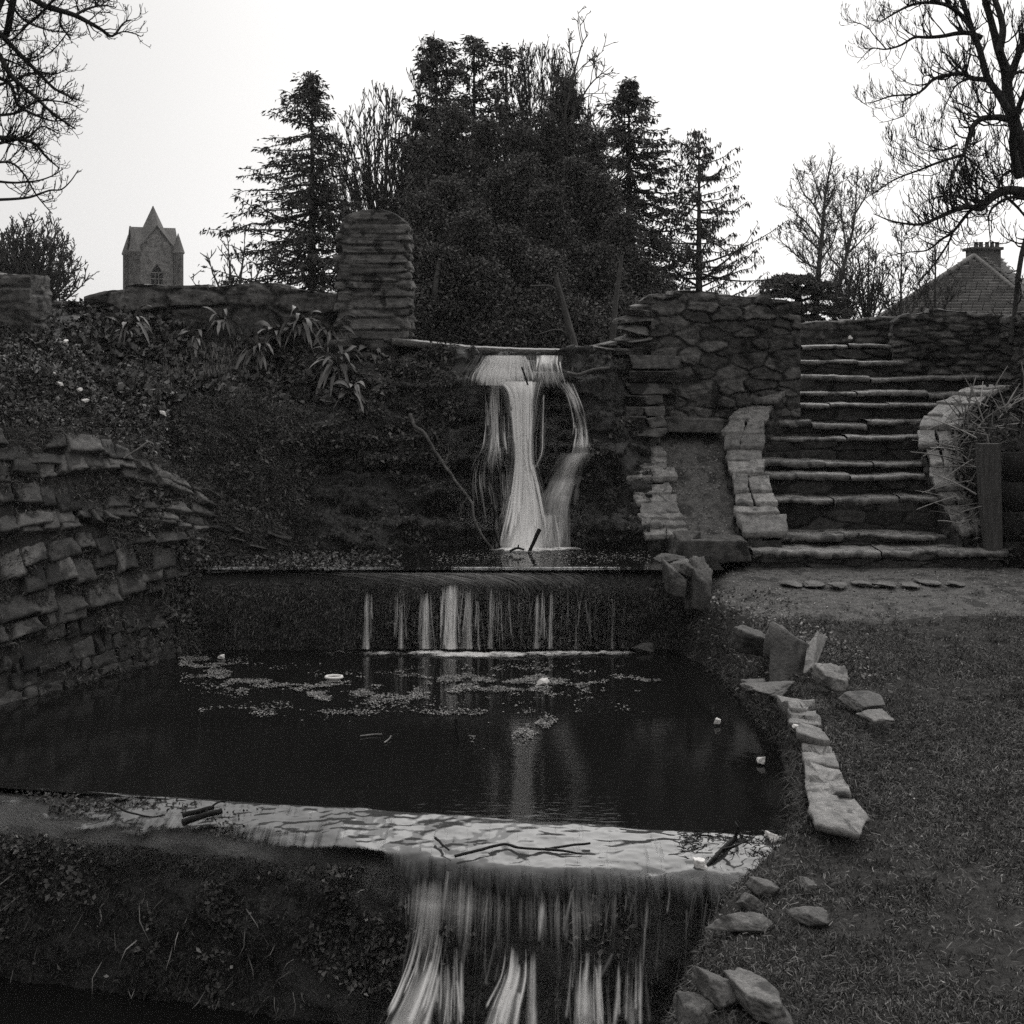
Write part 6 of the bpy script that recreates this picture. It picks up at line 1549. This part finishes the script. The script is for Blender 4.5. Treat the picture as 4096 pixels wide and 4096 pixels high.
rock('squared rock capping the stones at the end of the farther weir', 688, 568, .82, 24, .25, 16, 11, .2, .2, .15, 1.0)
rock('leaning dark rock left of the split upright rock', 676, 583, .70, 22, .2, 22, 12, -.3, .2, .4, .7)
rock('small rounded rock at the foot of the farther weir', 645, 648, .03, 20, .15, 9, 13, 0, 0, 0, .7)
rock('flat stone on top of the bank by the leftmost end of the kerb block', 670, 558, .85, 24, .2, 8, 14, 0, .1, .1, .6)
for (lab, u, v, z, w_, dp, h_, sd_, tn) in [
    ('upper rounded stone of the three at the edge of the near fall', 763, 888, .08, 26, .12, 16, 20, .9),
    ('middle stone of the three at the edge of the near fall, with a wet peak', 750, 904, .0, 22, .12, 14, 21, .7),
    ('lowest stone of the three at the edge of the near fall', 752, 923, -.03, 34, .13, 12, 22, 1.0),
    ('mossy stone in the grass right of the three at the near fall', 815, 917, .10, 26, .16, 12, 23, .8),
    ('small stone in the lawn just below the nearest edging slab', 834, 858, .22, 18, .12, 8, 24, 1.0),
    ('small pointed stone in the grass below the nearest edging slab', 808, 884, .15, 14, .1, 8, 25, .9),
    ('leaning stone at the bottom of the bank by the near fall', 722, 992, -.22, 34, .16, 20, 26, 1.0),
    ('broad pale stone near the bottom edge of the lawn', 757, 996, -.06, 44, .28, 22, 27, 1.2),
    ('tall stone cut by the bottom edge of the picture beside the near fall', 694, 1012, -.35, 30, .2, 30, 28, 1.1)]:
    rock(lab, u, v, z, w_, dp, h_, sd_, .3, .1, .12, tn)
for i, u in enumerate((790, 814, 838, 862, 886, 909, 932, 955)):
    rock('flat stone set in the row sunk into the path below the stairs', u, 583 + (i % 3), .572, 17, .22, 3, 60 + i, .3 * math.sin(i), 0, 0, 1.1)
for o in list(scene.objects):
    if o.get('label', '').startswith('flat stone set in the row'): o['group'] = 'row of stones sunk into the path'; o['category'] = 'paving stone'; o.name = 'path_stone'

# ---------------------------------------------------------------- floating debris, sticks, litter
r = np.random.default_rng(9)
def wpt(u, v, z=0.0):
    dd = (CZ - z) * F / (np.asarray(v) - VH); return WA(u, v, dd)
n = 34000; u = 180 + 480 * r.random(n); c = np.interp(u, [180, 215, 260, 330, 400, 480, 560, 660], [662, 672, 684, 694, 690, 682, 684, 688])
v = c + 8 * r.normal(size=n); 
nn = fbm(np.stack([u * .05, v * .22, 0 * u], -1), 5, 31, .65); kp = (nn > .10 + .25 * sstep(540, 640, u)) & (v > 654)
u2 = 470 + 160 * r.random(6000); v2 = 728 + 7 * r.normal(size=6000) - (u2 - 470) * .02; k2 = fbm(np.stack([u2 * .04, v2 * .1, 0 * u2 + 5], -1), 5, 33) > .2
u3 = 200 + 300 * r.random(1800); v3 = 712 + 3 * r.normal(size=1800) + (u3 - 200) * .01; k3 = fbm(np.stack([u3 * .03, v3 * .15, 0 * u3 + 9], -1), 3, 35) > .2
P = wpt(np.concatenate([u[kp], u2[k2], u3[k3]]), np.concatenate([v[kp], v2[k2], v3[k3]])); P[:, 2] = .006 + .006 * r.random(len(P))
litter('floating_debris', 'raft of leaves and scum floating across the middle pool', P, .02, seed=5, flat=.12)
n = 3500; u = 200 + 200 * r.random(n); v = 562 + 5 * r.normal(size=n); kp = (v < 571) & (v > 552) & (u < 260 + 170 * r.random(n) ** .5)
P = wpt(u[kp], v[kp], .72); P[:, 2] = .73 + .02 * r.random(len(P))
litter('floating_debris', 'mat of dead leaves behind the left end of the farther weir', P, .035, M['wetleaf'], seed=6, flat=.7)
u = 430 + 220 * r.random(900); v = 558 + 3.5 * r.normal(size=900); P = wpt(u, v, .72); P[:, 2] = .727
litter('floating_debris', 'thin scatter of leaves floating at the foot of the waterfall', P, .02, seed=7, flat=.12)
n = 5000; x = -5.5 + 4.2 * r.random(n); t = r.random(n); y = wback(x) + (wfront(x) - wback(x)) * t
kp = fbm(np.stack([x * 3, y * 5, 0 * x], -1), 3, 37) > -.02 + .4 * sstep(-2.4, -1.4, x); x, y, t = x[kp], y[kp], t[kp]
P = np.stack([x, y, -.02 - .07 * t ** 2 + .015 * r.random(len(x))], -1)
litter('leaf_litter', 'wet leaves and twigs stranded on the left part of the near weir crest', P, .028, M['mosslt'], seed=8, flat=.7)
n = 420; x = .95 + .6 * r.random(n); t = .1 + .8 * r.random(n); y = wback(x) + (wfront(x) - wback(x)) * t
P = np.stack([x, y, .035 - .085 * t ** 1.3 + .01 * r.random(n)], -1)
V, Fq = blades(P, nrm(rdir(n, r) * np.array([1, 1, .25])), None, .03 + .12 * r.random(n) ** 2, .007, .2)
tag(meshobj('leaf_litter', V, Fq, M['stickdk']), 'tangle of dark twigs and leaves caught at the right end of the near weir crest', 'leaf litter', kind='stuff')

def stick(label, pts, r0, r1, mat_=None, name='branch', cat='branch', side=None):
    P = crspline(np.array(pts), max(12, len(pts) * 4)); P = P + .4 * r0 * fbm(P * 20, 2, 3)[:, None]
    acc = Acc(); acc.add(*tube(P, np.linspace(r0, r1, len(P)), 6))
    for s_ in (side or []): Q = crspline(np.array(s_), 8); acc.add(*tube(Q, np.linspace(r1 * 1.3, r1 * .5, 8), 4))
    o = acc.build(name, mat_ or M['stick'], None, True); tag(o, label, cat); return o
def c5(x, y): return 325 + .18115 * x, 300 + .18115 * y
pp = []
for x, y in [(470,630),(490,690),(545,730),(600,830),(660,910),(720,1000),(790,1090),(815,1130),(820,1200),(860,1290),(935,1390)]:
    u, v = c5(x, y); pp.append((u, v))
dds = np.linspace(15.2, 14.45, len(pp)); dds = np.minimum(dds, [cliff_d(u, v, 4) - .04 for u, v in pp]); dds = np.minimum.accumulate(dds)
B = [W(u, v, q) for (u, v), q in zip(pp, dds)]
def sub(i, L_): return [B[i]] + [W(*c5(x, y), dds[i] - .02 * k) for k, (x, y) in enumerate(L_)]
stick('long crooked fallen branch leaning on the rock face, its foot in the waterfall pool', B, .022, .012, None, side=[sub(4, [(690,840),(700,820)]), sub(6, [(760,1130),(740,1205)]), sub(1, [(520,650),(540,625)])])
stick('short dark branch standing beside the foot of the long crooked one', [W(*c5(x, y), 14.5) for x, y in [(925,1130),(940,1190),(935,1260),(972,1378)]], .014, .009, M['stickdk'])
stick('dark stick poking up through the foot of the waterfall', [W(*c5(x, y), 14.3) for x, y in [(1185,1265),(1150,1340),(1125,1400)]], .022, .016, M['stickdk'])
stick('dark twig lying in the foam at the foot of the waterfall', [W(*c5(x, y), 14.2) for x, y in [(1020,1388),(1060,1370),(1098,1380)]], .014, .01, M['stickdk'], side=[[W(*c5(1065, 1372), 14.2), W(*c5(1068, 1350), 14.2)]])
stick('forked branch lying across the ledge right of the waterfall top', [W(*c5(x, y), cliff_d(*c5(x, y), 6) - .05) for x, y in [(1340,400),(1400,412),(1480,385),(1570,375)]], .02, .016, None, side=None)
stick('thin stick slanting across the bright curtain at the waterfall top', [W(*c5(x, y), 15.2) for x, y in [(1085,370),(1100,410),(1120,470)]], .01, .01, M['stickdk'])
def wp(u, v, z=0.0): return wpt(u, v, z)
stick('short dark stake standing out of the middle pool', [wp(459, 742) - np.array([0, 0, .1]), wp(459, 742), wp(459, 742) + np.array([-.02, 0, .16])], .02, .016, M['stickdk'], 'stake', 'stake')
stick('pale straight stick floating in the middle pool left of the stake', [wp(360, 736, .01), wp(372, 734.5, .01), wp(382, 734.3, .012)], .006, .005, M['straw'])
stick('pale bent stick floating beside the straight one', [wp(384, 743, .01), wp(389, 739, .01), wp(391, 736, .02)], .006, .005, M['straw'])
stick('thick dark log on top of the stick pile on the near weir crest', [wp(183, 822, -.0), wp(200, 817, .03), wp(222, 811, .06)], .022, .018, M['stickdk'], 'log', 'log')
stick('dark log slanting under the top one in the stick pile on the near weir crest', [wp(182, 816, .0), wp(196, 812, .02), wp(213, 808, .05)], .018, .014, M['stickdk'], 'log', 'log')
stick('thin twig arching over the stick pile on the near weir crest', [wp(205, 812, .03), wp(217, 803, .07), wp(226, 801, .08)], .007, .005, M['stickdk'])
stick('long thin twig lying on the left part of the near weir crest', [wp(110, 802, .01), wp(128, 812, .01), wp(150, 817, .0), wp(165, 815, .0)], .007, .005, M['stickdk'])
stick('long dark driftwood snake lying on the middle of the near weir crest', [wp(455, 856, .0), wp(480, 850, .01), wp(504, 844, .02), wp(520, 848, .02), wp(545, 849, .01), wp(566, 846, .02), wp(590, 843.5, .02)], .009, .007, M['stickdk'], side=[[wp(545, 849, .01), wp(565, 851, .01), wp(582, 854, .0)]])
stick('small dark stick on the left of the clear water on the near weir crest', [wp(435, 838, .02), wp(443, 845, .02), wp(449, 850, .02)], .008, .005, M['stickdk'])
stick('branch hanging over the lip at the right end of the near weir crest', [wp(735, 838, .03), wp(722, 850, .02), wp(705, 868, -.04), wp(694, 876, -.1)], .016, .008, M['stickdk'], side=[[wp(722, 850, .02), wp(735, 846, .06), wp(748, 840, .06)], [wp(735, 838, .03), wp(738, 828, .1), wp(735, 822, .12)]])
stick('bare stick lying in the grass near the bottom of the lawn', [W(801, 998, 5.75), W(815, 985, 5.9), W(824, 977, 6.0)], .006, .004)
stick('curved pale stalk on the upper stones of the embankment', [W(124, 458, 12.75), W(138, 449, 12.75), W(148, 442, 12.8), W(154, 444, 12.8)], .008, .006, M['straw'], 'stalk', 'stalk')

def scrap(label, P, s, seed, cat='litter'):
    o = stone_mesh('litter_scrap', P, (s, s, s * .8), M['white'], None, seed, rough=.35, corners=6); tag(o, label, cat)
for i, (u, v, lab) in enumerate([(63,348,'round white scrap highest on the ivy slope'), (52,379,'thin white scrap deep in the ivy left of the two close together'), (58,391,'left one of two white scraps close together in the ivy'), (77,396,'right one of two white scraps close together in the ivy'), (84,406,'bright round white scrap at the lower edge of the ivy'), (161,419,'white scrap at the right tip of the ivy slope')]):
    uu, vv = px(G4); q = np.argmin((uu - u) ** 2 + (vv - v) ** 2); Pn = G4.reshape(-1, 3)[q] + N4.reshape(-1, 3)[q] * .07
    scrap(lab, Pn, .045 if i != 1 else .025, 10 + i)
scrap('white scrap lodged at the corner of the thin lifted edging slab', W(796, 727, 9.02), .04, 20)
scrap('small white scrap on the wall closing the top of the stairs', W(850, 338, 17.95), .05, 21)
scrap('upright white scrap floating in the debris raft', wp(545, 682, .03), .06, 22)
scrap('white scrap with a curled edge floating in the left debris raft', wp(222, 657, .02), .05, 23)
scrap('white scrap stuck where the pool meets the right bank', wp(761, 760, .03), .05, 24)
scrap('small white scrap at the grassy edge below the thin edging slab', wp(718, 721, .03), .045, 25)
scrap('white scrap at the right corner where the pool meets the near weir crest', wp(774, 840, .02), .07, 26)
scrap('white scrap on the lip near the branch hanging over the near weir', wp(700, 864, -.02), .07, 27)
t = Acc(); a = np.linspace(0, 2 * np.pi, 20); c = wp(334, 678, .012); t.add(*tube(np.stack([c[0] + .07 * np.cos(a), c[1] + .05 * np.sin(a), .02 + 0 * a], -1), .013, 5)); tag(t.build('ring', M['white'], None, True), 'small white ring floating in the middle pool', 'ring')

# ---------------------------------------------------------------- ferns
def fern(label, u, v, d, n, ln, seed, spread=1.0):
    r = np.random.default_rng(seed); c = W(u, v, d); acc = Acc()
    for i in range(n):
        a = 2 * math.pi * (i + r.random()) / n; L_ = ln * (.55 + .8 * r.random()); w = .034 + .022 * r.random(); a += .5 * r.normal()
        out_ = np.array([math.cos(a), -abs(math.sin(a)) * .8 - .1, 0]); out_ /= np.linalg.norm(out_)
        m = 9; q = np.linspace(0, 1, m)
        up_ = ((.2 + 1.5 * r.random()) * q - (.7 + .9 * r.random()) * q ** 2.0) * L_
        P = c + out_ * (q * L_ * .85 * spread)[:, None] + np.array([0, 0, 1]) * up_[:, None]
        S = nrm(np.cross(np.gradient(P, axis=0), np.array([0, 0, 1.0]) + .5 * r.normal(size=3)))
        ww = w * np.array([.35, .8, 1, 1, 1, .95, .85, .6, .08]) * (1 + .25 * r.normal(size=9))
        Nf = nrm(np.cross(S, np.gradient(P, axis=0)))
        G_ = np.stack([P - S * ww[:, None] * .5, P + Nf * -.006, P + S * ww[:, None] * .5], 1)
        acc.add(G_, gridfaces(m, 3))
    o = acc.build('fern', M['fern'], None, True); tag(o, label, 'fern')
for i, (u, v, n, ln, lab) in enumerate([
    (128,330,16,.34,'wide strap-leaved fern leftmost under the large-block wall'),
    (222,322,12,.26,'fern growing close under the middle of the large-block wall'),
    (196,338,9,.2,'small fern between the leftmost fern and the middle one'),
    (258,352,16,.30,'pale fern hanging over the grassy hollow, lower than its neighbours'),
    (300,326,18,.34,'large dark fern just left of the pillar foot'),
    (330,334,16,.32,'fern with long fronds hanging below the pillar'),
    (338,366,16,.32,'broad-leaved fern lowest beneath the pillar'),
    (276,335,12,.26,'fern between the pale hanging one and the large dark one'),
    (352,392,10,.22,'small fern at the top of the rock face under the pillar'),
    (372,355,10,.22,'fern at the left end of the dam crest')]):
    fern(lab, u, v, cliff_d(u, v, 6) - .05, int(n * 1.6), ln * 1.08, 200 + i)
ui, vi = px(CG)
tufts('ivy', CG, CN, 11000, .085, .6, M['ivy'], keep=(vi < 402) * (ui > 60) * (ui < 400) * (fbm(CG * 1.8, 3, 7) > -.1) + 1e-8, seed=91, droop=.5, out=.7, blade=False, label='ivy and small leaves under the large-block wall', cat='ivy')
P, Nn = scatter(CG, CN, 900, (vi > 345) * (vi < 375) * (ui > 160) * (ui < 260) * 1.0, 92); r = np.random.default_rng(9); n = len(P)
V, Fq = blades(P + Nn * .06, nrm(Nn * .15 + .25 * rdir(n, r) + np.array([0, 0, -1])), None, .15 + .25 * r.random(n), .006, .1)
tag(meshobj('dead_stems', V, Fq, M['straw']), 'dry hanging stems in the hollow beneath the large-block wall', 'stems', kind='stuff')

# ---------------------------------------------------------------- brambles and post, right edge
r = np.random.default_rng(31); acc = Acc()
for i in range(230):
    u0, v0 = 955 + 75 * r.random(), 400 + 125 * r.random(); d0 = 14.7 + .6 * r.random() - (v0 - 400) * .004
    a = r.random() * math.pi; ln = .15 + .45 * r.random() ** 1.5
    p0 = W(u0, v0, d0); dr = nrm(np.array([math.cos(a), .5 * r.normal(), math.sin(a) * (1 if r.random() < .7 else -1)]))
    P = np.stack([p0 + dr * ln * t + np.array([0, 0, -.1 * ln * t * t]) for t in np.linspace(0, 1, 6)])
    acc.add(*tube(P, np.linspace(.005, .003, 6) * (1 + r.random()), 4))
tag(acc.build('bramble_stems', M['straw'], None), 'tangle of cut dry bramble stems right of the stairs', 'brambles', kind='stuff')
n = 2600; P, Nn = scatter(G6, gnormals(G6), n, None, 3)
V, Fq = leafquads(P + Nn * (.03 + .12 * r.random((n, 1))), nrm(rdir(n, r) + np.array([0, 0, -.5])), nrm(Nn + rdir(n, r)), .05 + .05 * r.random(n), .04)
tag(meshobj('undergrowth', V, Fq, M['moss']), 'dark leafy undergrowth below the bramble tangle', 'undergrowth', kind='stuff')
G_ = np.stack([WA([979, 1001], 444, 14.15), WA([980, 1001], 470, 14.15), WA([983, 1002], 510, 14.15), WA([988, 1003], 560, 14.15)]); G_ = patch(G_, 60, 24); G_[..., 1] += .01 * fbm(G_ * np.array([40, 1, 2]), 3, 4)
Bk = G_ + np.array([0, .12, 0]); acc = Acc(); acc.add(G_, gridfaces(60, 24)); acc.add(Bk[:, ::-1], gridfaces(60, 24))
for A_, B_ in ((G_[:, 0], Bk[:, 0]), (Bk[:, -1], G_[:, -1]), (Bk[0], G_[0])): Q = np.stack([A_, B_]); acc.add(Q, gridfaces(2, Q.shape[1]))
tag(acc.build('timber_post', M['timber'], None), 'weathered timber post standing at the right of the stair foot', 'post')
acc = Acc()
for k_ in range(4): box(acc, xat(1004, 14.2), xat(1090, 14.2), 14.2, 14.26, zat(570, 14.2) + k_ * .30 + .003, zat(570, 14.2) + k_ * .30 + .285)
tag(acc.build('board_fence', M['boards'], None), 'dark horizontal boards retaining the bank behind the timber post', 'board fence')

# ---------------------------------------------------------------- winter air
acc = Acc(); box(acc, -905, 905, -305, 1805, -2.4, 15.6)
hz = acc.build('haze', None, None); tag(hz, kind='stuff'); hz['label'] = 'thin winter haze in the air'
hm = bpy.data.materials.new('haze'); hm.use_nodes = True; t = hm.node_tree; t.nodes.clear()
ov = t.nodes.new('ShaderNodeOutputMaterial'); pv = t.nodes.new('ShaderNodeVolumePrincipled')
pv.inputs['Color'].default_value = (.95, .95, .95, 1); pv.inputs['Density'].default_value = 0.00035
t.links.new(pv.outputs[0], ov.inputs['Volume']); hz.data.materials.append(hm)
